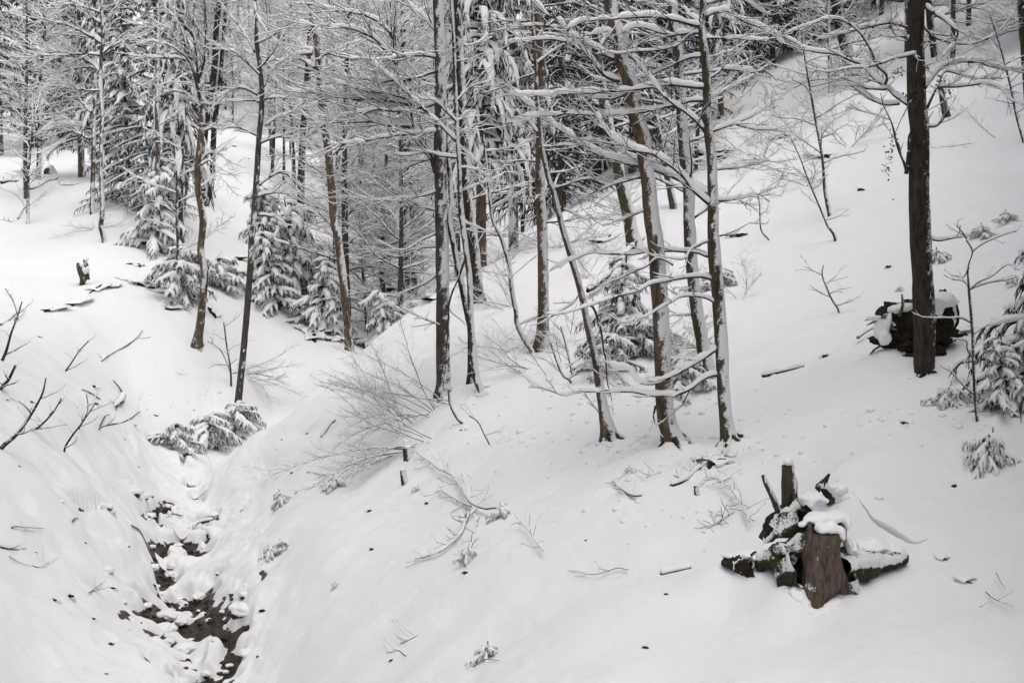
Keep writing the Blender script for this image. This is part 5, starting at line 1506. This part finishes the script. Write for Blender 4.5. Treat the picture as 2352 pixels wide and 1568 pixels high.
for k, (c, pts, h, lab) in enumerate([
    ('E', [(300,640),(380,625),(450,612)], 10, 'dark earth ledge, left end of the broken line on the left slope'),
    ('E', [(480,585),(540,560),(600,540)], 13, 'dark earth ledge in the middle of the broken line on the left slope'),
    ('E', [(610,505),(680,480),(740,460),(815,462)], 14, 'dark earth ledge with snow lip below the old left stump'),
    ('E', [(915,420),(960,445),(1010,455),(1090,470)], 15, 'dark earth ledge left of the snowy bush on the left slope'),
    ('E', [(805,375),(840,390),(880,405)], 5, 'thin dark crack in the snow on the left slope'),
    ('E', [(860,290),(920,295),(960,310)], 8, 'snowy dark ledge above the left slope line'),
    ('E', [(1130,630),(1180,628),(1230,620)], 9, 'snow speckled ledge below the snowy bush'),
    ('E', [(1410,600),(1440,625),(1470,660)], 10, 'dark root ledge right of the crooked beech'),
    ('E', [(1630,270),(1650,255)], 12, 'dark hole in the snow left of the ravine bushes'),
    ('F', [(280,715),(340,740),(400,790),(420,840)], 14, 'dark stony bank left of the ravine beech'),
    ('F', [(430,790),(500,760),(600,765)], 24, 'overhanging mossy bank at the foot of the ravine beech'),
    ('F', [(480,830),(560,840),(600,860)], 14, 'dark stones under the mossy bank in the ravine'),
    ('F', [(660,860),(710,850),(760,885)], 18, 'dark stony bank right of the ravine beech'),
    ('F', [(830,440),(880,460),(930,475)], 14, 'dark earthy hollow above the tilted little spruce'),
    ('F', [(1090,610),(1150,600),(1210,575)], 12, 'brown earth edge under the snowy brush on the ridge'),
    ('F', [(290,560),(340,575)], 10, 'brown earth patch among the ravine bushes'),
    ('G', [(600,140),(680,110),(740,90)], 12, 'dark root ledge left of the leaning dark beech'),
    ('G', [(1520,110),(1560,115),(1590,135)], 12, 'dark rotten wood right of the mossy beech'),
    ('K', [(1340,110),(1420,80),(1500,60)], 24, 'mossy dark root mass at the foot of the mossy beech'),
    ('D', [(340,1060),(400,1090),(470,1080)], 14, 'dark uprooted clump near the thin bare tree'),
    ('D', [(60,960),(120,950),(190,945)], 13, 'dark scrubby ledge at the top of the open slope'),
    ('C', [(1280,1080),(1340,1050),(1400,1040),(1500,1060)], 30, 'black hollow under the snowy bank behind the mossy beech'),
    ('H', [(1330,790),(1370,800),(1410,800)], 18, 'snow capped dark rock right of the root plate'),
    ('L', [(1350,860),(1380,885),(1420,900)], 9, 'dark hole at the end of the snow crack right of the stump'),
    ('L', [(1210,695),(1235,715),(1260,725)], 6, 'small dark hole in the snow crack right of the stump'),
    ('A', [(430,1265),(470,1275),(510,1270)], 9, 'dark clod right of the twiggy dead wood on the field edge'),
]):
    ledge('earth_ledge', c, pts, h, lab, k + 70)

# ---------------------------------------------------------------- stumps and the root plate
def lofted(name, rings, mat, off, seed, sides=28, ridge=.03, snow=None, sam=0.0):
    """rings: (cx, cy, z, rx, ry)"""
    K = len(rings) * 9
    D = resample(np.array(rings, float), K, True)
    a = np.arange(sides) / sides * 2 * PI
    V = np.stack([D[:, None, 0] + np.cos(a)[None] * D[:, None, 3], D[:, None, 1] + np.sin(a)[None] * D[:, None, 4], np.repeat(D[:, None, 2], sides, 1)], -1)
    N = np.stack([np.cos(a), np.sin(a), 0 * a], -1)[None]
    n = fbm(np.stack([np.cos(a)[None] * 9 + 0 * D[:, None, 2], np.sin(a)[None] * 9 + 0 * D[:, None, 2], np.repeat(D[:, None, 2], sides, 1) * 2.6], -1), 3, seed)
    n2 = fbm(V * 2.5, 2, seed + 4)
    V = V + N * (n * ridge + n2 * ridge * 1.4)[..., None]
    sn = np.clip(sam + .8 * fbm(V * 7, 3, seed + 8), 0, 1)
    top = np.array([[(K - 1) * sides + i for i in range(sides)]])
    return mesh(name, V.reshape(-1, 3) - np.asarray(off), [quads(1, K, sides), top], mat, None, True, {'snow': sn.ravel() * .9})

YS = Y_STUMP
def LP(x, y, dy=0.0):
    p = Q('L', [(x, y)])[0]
    return at(p[0], p[1], YS + dy)
def ring(xl, xr, y, depth, dy=0.0):
    a, b = LP(xl, y, dy), LP(xr, y, dy)
    return ((a[0] + b[0]) / 2, YS + dy, (a[2] + b[2]) / 2, (b[0] - a[0]) / 2, depth)
base = LP(350, 1165)
st = thing('tree_stump', base, 'tall bark covered stump with a notched snow capped top in the lower right', 'stump', None, *Q('L', [(430, 800)])[0])
obj('stump_trunk', lofted('stump_trunk', [ring(300, 440, 1280, .12), ring(300, 440, 1170, .13), ring(296, 450, 1070, .14), ring(293, 470, 975, .15, .02), ring(287, 545, 930, .17, .04), ring(287, 590, 880, .18, .05), ring(289, 560, 800, .18, .04), ring(291, 535, 720, .18, .04), ring(295, 532, 640, .18, .04), ring(300, 552, 590, .18, .04), ring(303, 565, 545, .18, .04)], M_BARK['stump'], base, 61, 72, .022, sam=-.02), st)
obj('stump_back', lofted('stump_back', [ring(305, 570, 600, .07, .14), ring(310, 575, 520, .07, .15), ring(312, 572, 478, .07, .15)], M_BARK['stump'], base, 62, 24, .010), st)
obj('hinge_wood', lofted('hinge_wood', [ring(350, 520, 520, .02, .06), ring(365, 508, 480, .02, .08), ring(370, 505, 470, .02, .08)], M_WOOD, base, 63, 16, .006), st)
obj('bark_edge', lofted('bark_edge', [ring(303, 345, 600, .05, -.04), ring(305, 342, 520, .05, -.02), ring(312, 338, 482, .04, 0)], M_BARK['stump'], base, 64, 14, .008), st)
def drape(o, voxel=.016, it=5):
    m = o.modifiers.new('remesh', 'REMESH')
    m.mode = 'VOXEL'; m.voxel_size = voxel; m.use_smooth_shade = True
    m = o.modifiers.new('smooth', 'SMOOTH')
    m.factor = .5; m.iterations = it
    return o
gg = Geo()
for (x, y, dy, sz, sd) in [(400,445,.15,(.16,.15,.05),3),(500,440,.15,(.15,.15,.055),4),(325,462,.10,(.07,.10,.035),5),(270,495,.06,(.05,.06,.03),11),(572,465,.10,(.05,.09,.07),6),(580,505,.05,(.028,.06,.06),9),
                           (400,525,-.02,(.075,.11,.05),7),(465,525,-.02,(.09,.11,.055),8),(530,545,-.02,(.06,.08,.06),10),(550,580,-.05,(.03,.05,.05),12)]:
    blob(gg, LP(x, y, dy), sz, sd, .35, 2.2, 2)
drape(obj('snow_cap', gg.mesh('snow_cap', M_CAP, base), st))
def root(st, base, c, pts, w0, w1, mat, seed, dy=(0, 0), name='root'):
    pp = Q(c, pts)
    q = np.linspace(0, 1, len(pp))
    P = np.array([at(x, y, YS + dy[0] + (dy[1] - dy[0]) * s) for (x, y), s in zip(pp, q)])
    K = 40
    P = resample(P, K)
    R = np.linspace(w0, w1, K) / 2.766 * .9408 / FPX * YS / 2
    return obj(name, trunk_mesh(name, P, R, mat, base, (0, -.05), .12, seed, 22, .55), st)
root(st, base, 'L', [(520,790),(600,772),(720,765),(820,752),(900,740),(960,705)], 150, 90, M_MOSS, 71, (.1, .48))
root(st, base, 'L', [(560,860),(585,930),(600,960)], 120, 70, M_BARK['stump'], 72, (.02, .05))
root(st, base, 'L', [(300,800),(240,815),(180,845),(130,870)], 190, 80, M_MOSS, 73, (.08, .4))
root(st, base, 'L', [(300,720),(200,690),(120,720),(20,745),(-60,770)], 170, 100, M_MOSS, 74, (.3, .9))
root(st, base, 'L', [(-40,770),(-110,780),(-190,770),(-250,745)], 120, 60, M_SOIL, 75, (.72, .95))
root(st, base, 'L', [(290,880),(255,910),(262,940)], 110, 50, M_SOIL, 76, (.08, .2))
root(st, base, 'L', [(330,1080),(345,1130),(350,1170)], 90, 70, M_SOIL, 77, (-.02, -.02))
root(st, base, 'L', [(300,480),(240,520),(160,560),(80,610)], 130, 180, M_MOSS, 78, (.8, 1.2))
root(st, base, 'L', [(270,370),(200,440),(140,540)], 120, 190, M_MOSS, 79, (1.2, 1.2))
root(st, base, 'L', [(150,420),(100,500),(50,615)], 70, 120, M_SOIL, 80, (1.15, 1.2))
root(st, base, 'L', [(330,395),(290,430),(240,470)], 80, 80, M_SOIL, 84, (1.25, 1.25))
gg = Geo()
gg = Geo()
for (x, y, dy, s, sd) in [(650,640,.55,(.16,.22,.08),1),(740,640,.6,(.20,.24,.085),28),(850,655,.62,(.17,.22,.06),2),(600,660,.35,(.09,.20,.10),3),(655,705,.32,(.05,.09,.05),4),(930,675,.6,(.07,.14,.04),5),(580,620,.2,(.05,.12,.07),29)]:
    blob(gg, LP(x, y, dy), s, sd + 30, .4, 2.2, 2)
drape(obj('snow_pad', gg.mesh('snow_pad', M_CAP, base), st), .018)
gg = Geo()
for (x, y, dy, s, sd) in [(190,618,.8,(.15,.2,.055),6),(80,655,.85,(.14,.18,.05),7),(240,680,.35,(.05,.1,.08),8),(215,735,.25,(.035,.06,.06),9),(-60,700,.9,(.17,.2,.045),10),(-190,705,1.0,(.16,.18,.04),11),(20,680,.9,(.12,.15,.05),27),(-120,700,.95,(.14,.18,.045),26),
                          (90,708,.55,(.05,.07,.045),12),(130,640,.8,(.12,.15,.05),13)]:
    blob(gg, LP(x, y, dy), s, sd + 30, .45, 2.4, 2)
drape(obj('snow_pad', gg.mesh('snow_pad', M_CAP, base), st), .018)
gg = Geo()
for (x, y, dy, s, sd) in [(262,425,1.15,(.06,.08,.05),14),(210,500,1.1,(.05,.06,.06),15),(120,560,1.1,(.06,.09,.045),22),(350,325,1.5,(.15,.18,.08),23),(285,345,1.4,(.09,.12,.08),24),(320,380,1.35,(.06,.1,.06),25),(165,520,1.1,(.03,.06,.05),30)]:
    blob(gg, LP(x, y, dy), s, sd + 30, .4, 2.2, 2)
drape(obj('snow_pad', gg.mesh('snow_pad', M_CAP, base), st), .018)
gg = Geo()
rg = np.random.default_rng(9)
def icic(x, y, l, dy):
    dy = dy + (.33 if x > 500 else .7)
    a = LP(x, y, dy); b = LP(x + rg.normal(0, 12) - 15, y + l, dy - .03)
    P = resample(np.array([a, (a + b) / 2 + rg.normal(0, .006, 3), b]), 5)[None]
    tube(gg, P, (np.linspace(.012, .004, 5) * rg.uniform(.7, 1.4))[None], 4)
for k in range(16):
    icic(745 + rg.uniform(-20, 70), 680 + rg.uniform(0, 30), rg.uniform(60, 140), -.02)
obj('snowy_grass_fringe', gg.mesh('snowy_grass_fringe', M_CAP, base), st)['kind'] = 'stuff'
gg = Geo()
for k in range(30):
    icic(-200 + rg.uniform(0, 240), 700 + rg.uniform(0, 50), rg.uniform(30, 90), .06)
obj('snowy_grass_fringe', gg.mesh('snowy_grass_fringe', M_CAP, base), st)['kind'] = 'stuff'


def snag(name, c, pts, w0, w1, label, mat, dy, cap, seed, extra=()):
    pp = Q(c, pts)
    P = np.array([at(x, y, YS + dy) for x, y in pp])
    b = P[0].copy()
    o = thing(name, b, label, 'snag', None, *pp[len(pp) // 2])
    K = 40
    P = resample(P, K)
    R = np.linspace(w0, w1, K) / 2.766 * .9408 / FPX * YS / 2
    obj('wood', trunk_mesh('wood', P, R, mat, b, (1, -.1), .12, seed, 14, .16), o)
    if cap:
        gg = Geo()
        for (x, y, s) in cap:
            p = Q(c, [(x, y)])[0]
            blob(gg, at(p[0], p[1], YS + dy - .01), s, seed, .15, 1.6, 2)
        obj('snow_cap', gg.mesh('snow_cap', M_CAP, b), o)
    return o
snag('broken_snag', 'L', [(195,420),(188,330),(185,250),(178,170),(172,95)], 75, 66, 'short upright mossy snag with a tall snow cap above the stump', M_BARK['mossy'], 1.2, [(178,72,(.058,.055,.055)), (205,120,(.02,.03,.07)), (222,240,(.018,.03,.1))], 81)
snag('broken_branch', 'L', [(112,420),(90,360),(55,280),(25,220),(5,165)], 26, 18, 'thin snow backed branch leaning left of the mossy snag', M_BARK['mossy'], 1.25, [(60,260,(.015,.02,.07)), (25,190,(.015,.02,.06))], 82)
snag('curved_root', 'L', [(165,440),(180,390),(190,340),(200,290)], 34, 12, 'dark curved root in front of the mossy snag', M_SOIL, 1.1, [], 83)
o = snag('root_claw', 'L', [(485,340),(460,290),(420,250),(385,250),(430,200),(455,155)], 90, 16, 'mossy root knob with a claw pointing up, right of the snag', M_MOSS, 2.2, [(520,260,(.11,.12,.07)), (480,240,(.07,.1,.04)), (560,310,(.10,.12,.07))], 85)
# crack with dirty ice in the snow right of the stump
def crack():
    pts = Q('L', [(600,445),(660,470),(740,530),(850,590),(930,620),(1000,640),(1060,640),(1115,615)])
    P = np.array([hit(*p) for p in pts])
    for q in P: q[2] = gz(q[0], q[1])
    P = resample(P, 30)
    o = thing('snow_cornice', P[15], 'dirty grey ice face in the snow drift curving right of the stump', 'snow drift', None, *pts[4])
    hgt = .006 + .05 * np.sin(np.pi * np.linspace(0, 1, 30) ** 1.6) ** 1.3
    a = np.arange(10) / 10 * 2 * PI
    T, U, B = frames(P[None])
    V = P[:, None] + U[0][:, None] * (np.sin(a)[None] * hgt[:, None])[..., None] + B[0][:, None] * (np.cos(a)[None] * hgt[:, None] * .5)[..., None]
    obj('ice_face', mesh('ice_face', (V + fbm(V * 14, 2, 3)[..., None] * .012).reshape(-1, 3) - P[15], [quads(1, 30, 10)], M_ICE), o)
crack()

# uprooted root plate behind the thick beech
YR = hit(*Q('H', [(1110, 1060)])[0])[1] + 1.1
def HP(x, y, dy=0.0):
    p = Q('H', [(x, y)])[0]
    return at(p[0], p[1], YR + dy)
cb = HP(1050, 830)
rp = thing('root_plate', cb, 'uprooted root plate with dark soil and a snow cap behind the thick dark beech', 'root plate', None, *Q('H', [(960, 690)])[0])
gg = Geo()
for (x, y, dy, s, sd) in [(1000,700,.1,(.42,.30,.38),1),(900,700,.05,(.26,.26,.30),2),(1180,690,.1,(.34,.28,.42),3),(1240,660,.12,(.22,.25,.42),4),(960,800,-.05,(.34,.25,.20),5),(1230,760,0,(.25,.22,.20),6),(850,810,-.1,(.24,.2,.10),7),(990,860,-.25,(.16,.15,.10),9),(1030,930,-.4,(.16,.15,.08),10),(1200,900,-.3,(.14,.14,.12),11)]:
    blob(gg, HP(x, y, dy), s, sd + 60, .45, 3.0, 3)
obj('soil', gg.mesh('soil', M_SOIL, cb), rp)
for k, (pts, w) in enumerate([([(940,650),(960,580),(955,500)], 26), ([(880,640),(830,650),(790,680)], 24), ([(900,720),(860,680),(830,640)], 34), ([(820,660),(760,690),(715,712)], 20), ([(800,660),(750,670),(700,680)], 14), ([(1020,560),(1030,530)], 30), ([(890,740),(930,745)], 10), ([(850,830),(780,870),(740,910)], 26)]):
    P = resample(np.array([HP(x, y, -.25) for x, y in pts]), 14)
    obj('root', trunk_mesh('root', P, np.linspace(w, w * .35, 14) / 2.8 * .94 / FPX * YR / 2, M_BARK['stump'], cb, (.3, 0), .12, 90 + k, 8, .3), rp)
gg = Geo()
for (x, y, dy, s, sd) in [(1230,540,-.05,(.26,.28,.13),1),(1215,580,-.22,(.09,.08,.16),2),(1170,600,-.2,(.08,.08,.10),3),(960,590,.0,(.22,.2,.07),4),(900,610,-.1,(.10,.1,.08),5),(820,740,-.2,(.13,.1,.20),6),(840,800,-.28,(.11,.1,.12),7),(760,660,-.25,(.12,.08,.05),8),(870,670,-.28,(.05,.05,.12),9),(1310,640,-.05,(.05,.1,.22),10),(1010,580,-.05,(.12,.12,.06),11)]:
    blob(gg, HP(x, y, dy), s, sd + 90, .4, 2.4, 2)
drape(obj('snow_cap', gg.mesh('snow_cap', M_CAP, cb), rp), .025)

# old stump on the left slope
YO = hit(*Q('E', [(560, 425)])[0])[1]
def EP(x, y, dy=0.0):
    p = Q('E', [(x, y)])[0]
    return at(p[0], p[1], YO + dy)
eb = EP(560, 420)
os_ = thing('tree_stump', eb, 'old split stump standing alone on the smooth left slope', 'stump', None, *Q('E', [(560, 340)])[0])
def er(xl, xr, y, d, dy=0):
    a, b = EP(xl, y, dy), EP(xr, y, dy)
    return ((a[0] + b[0]) / 2, YO + dy, (a[2] + b[2]) / 2, (b[0] - a[0]) / 2, d)
obj('stump_trunk', lofted('stump_trunk', [er(540, 570, 450, .1), er(545, 585, 420, .15), er(548, 600, 390, .2), er(535, 580, 350, .2), er(527, 560, 310, .14), er(524, 540, 285, .06)], M_BARK['mossy'], eb, 66, 18, .03, sam=.0), os_)
obj('stump_spur', lofted('stump_spur', [er(580, 612, 400, .1, .1), er(578, 605, 340, .1, .1), er(572, 600, 290, .1, .1), er(572, 588, 262, .05, .1)], M_BARK['mossy'], eb, 67, 14, .03, sam=.2), os_)
gg = Geo()
for (x, y, s, sd) in [(560,300,(.09,.12,.10),1),(575,340,(.10,.14,.16),2),(592,260,(.07,.1,.05),3),(600,330,(.07,.1,.12),4)]:
    blob(gg, EP(x, y, .02), s, sd, .3, 2, 2)
obj('snow_cap', gg.mesh('snow_cap', M_CAP, eb), os_)
# small stumps
for c, (x, y), hh, wpx, lab in [('A', (350,1190), 14, 16, 'cut stump at the edge of the far left field'), ('A', (172,1200), 14, 12, 'small stump with twigs in the far left, under the little tree'), ('J', (1030,235), 36, 9, 'short snow filled snag on the slope under the sprawling shrub'), ('J', (1050,40), 20, 14, 'mossy stub under the sprawling shrub'), ('K', (1283,300), 22, 7, 'short dark forked stub between the beech and the stump')]:
    p = Q(c, [(x, y)])[0]; q = hit(*p); D = q[1]
    o = thing('small_stump', q, lab, 'stump', None, *p)
    h_, w_ = hh / FPX * D, wpx / FPX * D / 2
    C = np.stack([np.linspace(q[0], q[0] - h_ * .25, 20), np.full(20, q[1]), np.linspace(q[2] - .15, q[2] + h_, 20)], 1)
    obj('wood', trunk_mesh('wood', C, np.linspace(w_ * 1.2, w_ * .9, 20), M_BARK['mossy'], q, (1, -.4), .42, int(x), 12, .2), o)
    gg = Geo(); blob(gg, C[-1] + np.array([w_ * .2, 0, w_ * .3]), (w_ * 1.15, w_ * 1.1, w_ * .7), int(x), .2, 1.6, 2)
    obj('snow_cap', gg.mesh('snow_cap', M_CAP, q), o)

# ---------------------------------------------------------------- snow drifted against feet of trees and stump
def drift(o, x, y, r, a0, a1, n, seed, hgt=.05):
    rg_ = np.random.default_rng(seed)
    gg = Geo()
    for k in range(n):
        a = math.radians(a0 + (a1 - a0) * (k + rg_.uniform(.2, .8)) / n)
        d = r * rg_.uniform(.95, 1.25)
        px_, py_ = x + math.cos(a) * d, y + math.sin(a) * d
        s_ = rg_.uniform(.7, 1.3)
        blob(gg, (px_, py_, gz(px_, py_) - .012), (.085 * s_, .075 * s_, hgt * s_), seed + k, .5, 2.0, 2)
    drape(obj('snow_drift', gg.mesh('snow_drift', M_CAP, o.location), o), .018, 6)
drift(st, base[0] + .03, base[1] + .06, .20, -175, -5, 11, 700, .06)
for k, (px, py, r) in enumerate([(2118, 865, .15), (1685, 1042, .11), (1545, 1048, .15), (1397, 1045, .13), (1017, 912, .15), (1108, 910, .09), (545, 940, .10), (460, 790, .13)]):
    best = min((o for o, a, b in LAB if o.name.startswith(('beech_tree', 'young_beech'))), key=lambda o: (o.location.x - hit(px, py)[0]) ** 2 + (o.location.y - hit(px, py)[1]) ** 2)
    drift(best, best.location.x, best.location.y, r, 10, 350, 10, 720 + k * 13, .04)

# ---------------------------------------------------------------- stones in and by the stream
def make_stone(seed, size):
    o = thing('snow_capped_stone', (0, 0, 0), 'x', 'stone', 'snow capped stones in the stream')
    gg = Geo(); X = blob(gg, (0, 0, 0), np.array([.16, .14, .10]) * size, seed, .35, 1.8, 2)
    obj('stone', gg.mesh('stone', M_STONE), o)
    gg = Geo(); blob(gg, (0, .01, .055 * size), np.array([.19, .165, .095]) * size, seed + 5, .4, 1.8, 3)
    obj('snow_cap', gg.mesh('snow_cap', M_CAP), o)
    return o
STN = [make_stone(401, 1.0), make_stone(402, 1.1), make_stone(403, .9)]
rng = np.random.default_rng(31)
stones = []
for a, b, w in _seg[:48]:
    n = max(1, int(np.linalg.norm(b - a) / .28))
    for k in range(n):
        t_ = rng.uniform(); off = rng.normal(0, w * 1.2, 2)
        stones.append(a + (b - a) * t_ + off)
usedS = set()
for i, (x, y) in enumerate(stones[:110]):
    k = i % 3
    z = float(hbase(x, y)[0]) - .09
    zg = gz(x, y)
    s = rng.choice([.25, .35, .5, .7, 1.0]) * rng.uniform(.85, 1.15)
    q = (x, y, max(z, zg - .03))
    d = np.array(q)
    e = math.atan2(d[2], math.hypot(0, d[1]))
    px = W / 2 + FPX * d[0] / (d[1] * math.cos(PITCH) - d[2] * math.sin(PITCH))
    py = H / 2 - FPX * math.tan(e + PITCH)
    lab = ('snow capped stone in the lower stream by the snow island' if py > 1420 else 'snow capped stone in the gravelly bend of the stream' if py > 1330 else 'snow capped stone in the narrow stream above the bend' if py > 1270 else 'snow capped stone around the dark pool of the stream' if py > 1190 else 'snow capped stone in the upper stream')
    if k not in usedS:
        usedS.add(k); o = STN[k]
        o.location = q; o.rotation_euler = (0, 0, rng.uniform(0, 6)); o.scale = (s, s, s); o['label'] = lab
        for j, (oo, a_, b_) in enumerate(LAB):
            if oo == o: LAB[j] = (o, px, py)
    else:
        copy_tree(STN[k], q, rng.uniform(0, 6), s, lab, px, py)
# loose gravel in the open channel
gg = Geo()
V1, F1 = ICO[1]
for a, b, w in _seg[:48]:
    for k in range(int(np.linalg.norm(b - a) * 20)):
        p = a + (b - a) * rng.uniform() + rng.normal(0, w * .7, 2)
        s = rng.uniform(.02, .06)
        z = float(hbase(p[0], p[1])[0]) - .095
        gg.add(V1 * np.array([s * rng.uniform(.8, 1.5), s, s * .6]) * (1 + .2 * rng.normal(0, 1, (len(V1), 1))) + np.array([p[0], p[1], z]), [F1])
o = obj('gravel', gg.mesh('gravel', M_STONE))
o['kind'] = 'stuff'; o['label'] = 'brown wet gravel in the open stream channel'

# ---------------------------------------------------------------- tufts and clods poking through the snow
def make_tuft(seed):
    rng = np.random.default_rng(seed)
    o = thing('grass_tuft', (0, 0, 0), 'x', 'tuft', 'dark tufts poking through the snow')
    gg = Geo()
    blob(gg, (0, -.01, -.005), (.085, .04, .03), seed, .9, 2.6, 2)
    N = 4
    P = np.empty((N, 4, 3)); P[:, 0] = rng.normal(0, .03, (N, 3)) * np.array([1, 1, 0])
    d = nrm(np.stack([rng.normal(-.4, .5, N), rng.normal(0, .3, N), rng.uniform(.5, 1, N)], 1))
    for k in range(1, 4):
        d = nrm(d + rng.normal(0, .2, (N, 3))); P[:, k] = P[:, k - 1] + d * rng.uniform(.01, .03, (N, 1))
    tube(gg, P, np.linspace(.003, .0015, 4)[None] * np.ones((N, 1)), 3)
    obj('blades', gg.mesh('blades', M_SOIL), o)
    gg = Geo(); blob(gg, (.01, .07, -.022), (.12, .10, .04), seed + 1, .5, 1.5, 3)
    obj('snow_cap', gg.mesh('snow_cap', M_CAP), o)
    return o
TF = [make_tuft(601), make_tuft(602), make_tuft(603)]
tp = []
for c, pts, lab in [
    ('I', [(935,80),(145,125),(130,185),(310,280),(575,640),(365,930),(465,985),(230,1080),(625,1130),(175,1220),(715,1475),(885,800),(760,925),(560,1150),(740,1265),(870,1250),(365,1015),(410,810),(240,660),(140,620),(80,540)], 'small dark tuft in the dented snow of the near left bank'),
    ('I', [(1430,160),(1480,470),(1650,380),(1240,40),(1400,400)], 'small dark tuft beside the upper stream'),
    ('J', [(60,1090),(230,1030),(30,1390),(640,395),(785,405),(870,195),(930,1390),(965,1450),(800,660),(350,860),(1435,830),(1555,665),(260,100),(920,290),(1170,350),(1660,265)], 'small dark clod poking through the middle slope'),
    ('K', [(935,1370),(1080,1350),(640,695),(660,710),(530,600),(700,105),(1680,940),(1600,900),(1070,1000),(480,560)], 'small dark clod in the smooth snow left of the stump'),
    ('L', [(240,1225),(500,1185),(505,1085),(630,200),(700,228),(1480,325),(1305,200),(330,270)], 'small dark clod in the snow around the stump'),
    ('H', [(975,1415),(180,290),(875,295),(110,35),(440,920),(1600,1350)], 'small dark clod on the upper open slope'),
    ('D', [(690,905),(640,1135),(840,985),(1210,1010),(900,1335),(560,1200),(680,1300),(490,1160)], 'small dark clod high on the right slope'),
    ('E', [(270,800),(1030,280),(210,1240),(400,1230),(50,1240),(180,1340),(650,1280),(430,1150),(640,1160),(1110,1350),(1060,1330),(660,280)], 'small dark tuft on the left slopes'),
    ('F', [(525,1010),(60,1195),(190,1465),(1200,1505),(1420,1450),(1530,1540),(370,1390),(1440,1140)], 'small dark tuft along the slope edge'),
    ('B', [(120,1300),(220,1300),(240,1380),(330,1480),(60,1330)], 'dark tuft on the far back slope'),
    ('A', [(1660,960),(1600,1000),(1640,1030),(1630,1130),(1560,1080),(1700,1090),(1510,1330),(1670,1350)], 'dark scrubby tuft on the pale back slope'),
]:
    for p in Q(c, pts):
        tp.append((p, lab, {'A': 2.6, 'B': 2.6, 'D': 1.5}.get(c, 1.0)))
usedT = set()
tp = [e for k, e in enumerate(tp) if k % 2 == 0 and not (e[0][0] > 1300 and e[0][1] > 1000 and k % 4 == 0)]
for i, (p, lab, sc_) in enumerate(tp):
    k = i % 3
    q = hit(*p); q[2] = gz(q[0], q[1])
    s = rng.choice([.3, .4, .5, .65, .95]) * sc_; rz = rng.uniform(-.7, .7)
    if k not in usedT:
        usedT.add(k); o = TF[k]
        o.location = q; o.rotation_euler = (0, 0, rz); o.scale = (s,) * 3; o['label'] = lab
        for j, (oo, a_, b_) in enumerate(LAB):
            if oo == o: LAB[j] = (o, *p)
    else:
        copy_tree(TF[k], q, rz, s, lab, *p)

# ---------------------------------------------------------------- make shared labels tell their things apart
from collections import defaultdict
by = defaultdict(list)
for o, px, py in LAB:
    by[o['label']].append((px, py, o))
ORD = ['leftmost', 'second from left', 'third from left', 'fourth from left', 'fifth from left', 'sixth from left', 'seventh from left', 'eighth from left', 'ninth from left', 'tenth from left',
       'eleventh from left', 'twelfth from left', 'thirteenth from left', 'fourteenth from left', 'fifteenth from left', 'sixteenth from left', 'seventeenth from left', 'eighteenth from left', 'nineteenth from left', 'twentieth from left', 'twenty first from left', 'twenty second from left', 'twenty third from left', 'twenty fourth from left', 'twenty fifth from left', 'twenty sixth from left', 'twenty seventh from left', 'twenty eighth from left', 'twenty ninth from left', 'thirtieth from left', 'thirty first from left', 'thirty second from left']
for lab, it in by.items():
    if len(it) > 1 and len(it) <= 32 and 'far wood' not in lab and 'of the wood beyond' not in lab:
        it.sort(key=lambda e: e[0])
        for k, (_, _, o) in enumerate(it):
            o['label'] = ('rightmost' if k == len(it) - 1 else ORD[k]) + ' ' + lab

# ---------------------------------------------------------------- clumps of snow fallen from the branches
gg = Geo()
rng = np.random.default_rng(91)
V1, F1 = ICO[1]
for px, py, n, sx, sy in [(1520, 1000, 70, 190, 60), (1100, 980, 40, 120, 60), (1300, 900, 40, 140, 50), (1700, 900, 30, 140, 60), (2080, 950, 40, 140, 60), (500, 900, 30, 90, 50), (1560, 1150, 30, 200, 50)]:
    for k in range(n):
        q = hit(px + rng.normal(0, sx), min(1540, py + abs(rng.normal(0, sy))))
        sc = rng.choice([.012, .018, .025, .04])
        gg.add(V1 * np.array([sc * 1.4, sc * 1.2, sc]) * (1 + .3 * fbm(V1 * 1.7 + k, 2, k))[:, None] + np.array([q[0], q[1], gz(q[0], q[1]) + sc * .2]), [F1])
o = obj('snow_clumps', gg.mesh('snow_clumps', M_CAP))
o['kind'] = 'stuff'; o['label'] = 'small clumps of snow fallen from the branches onto the slope'
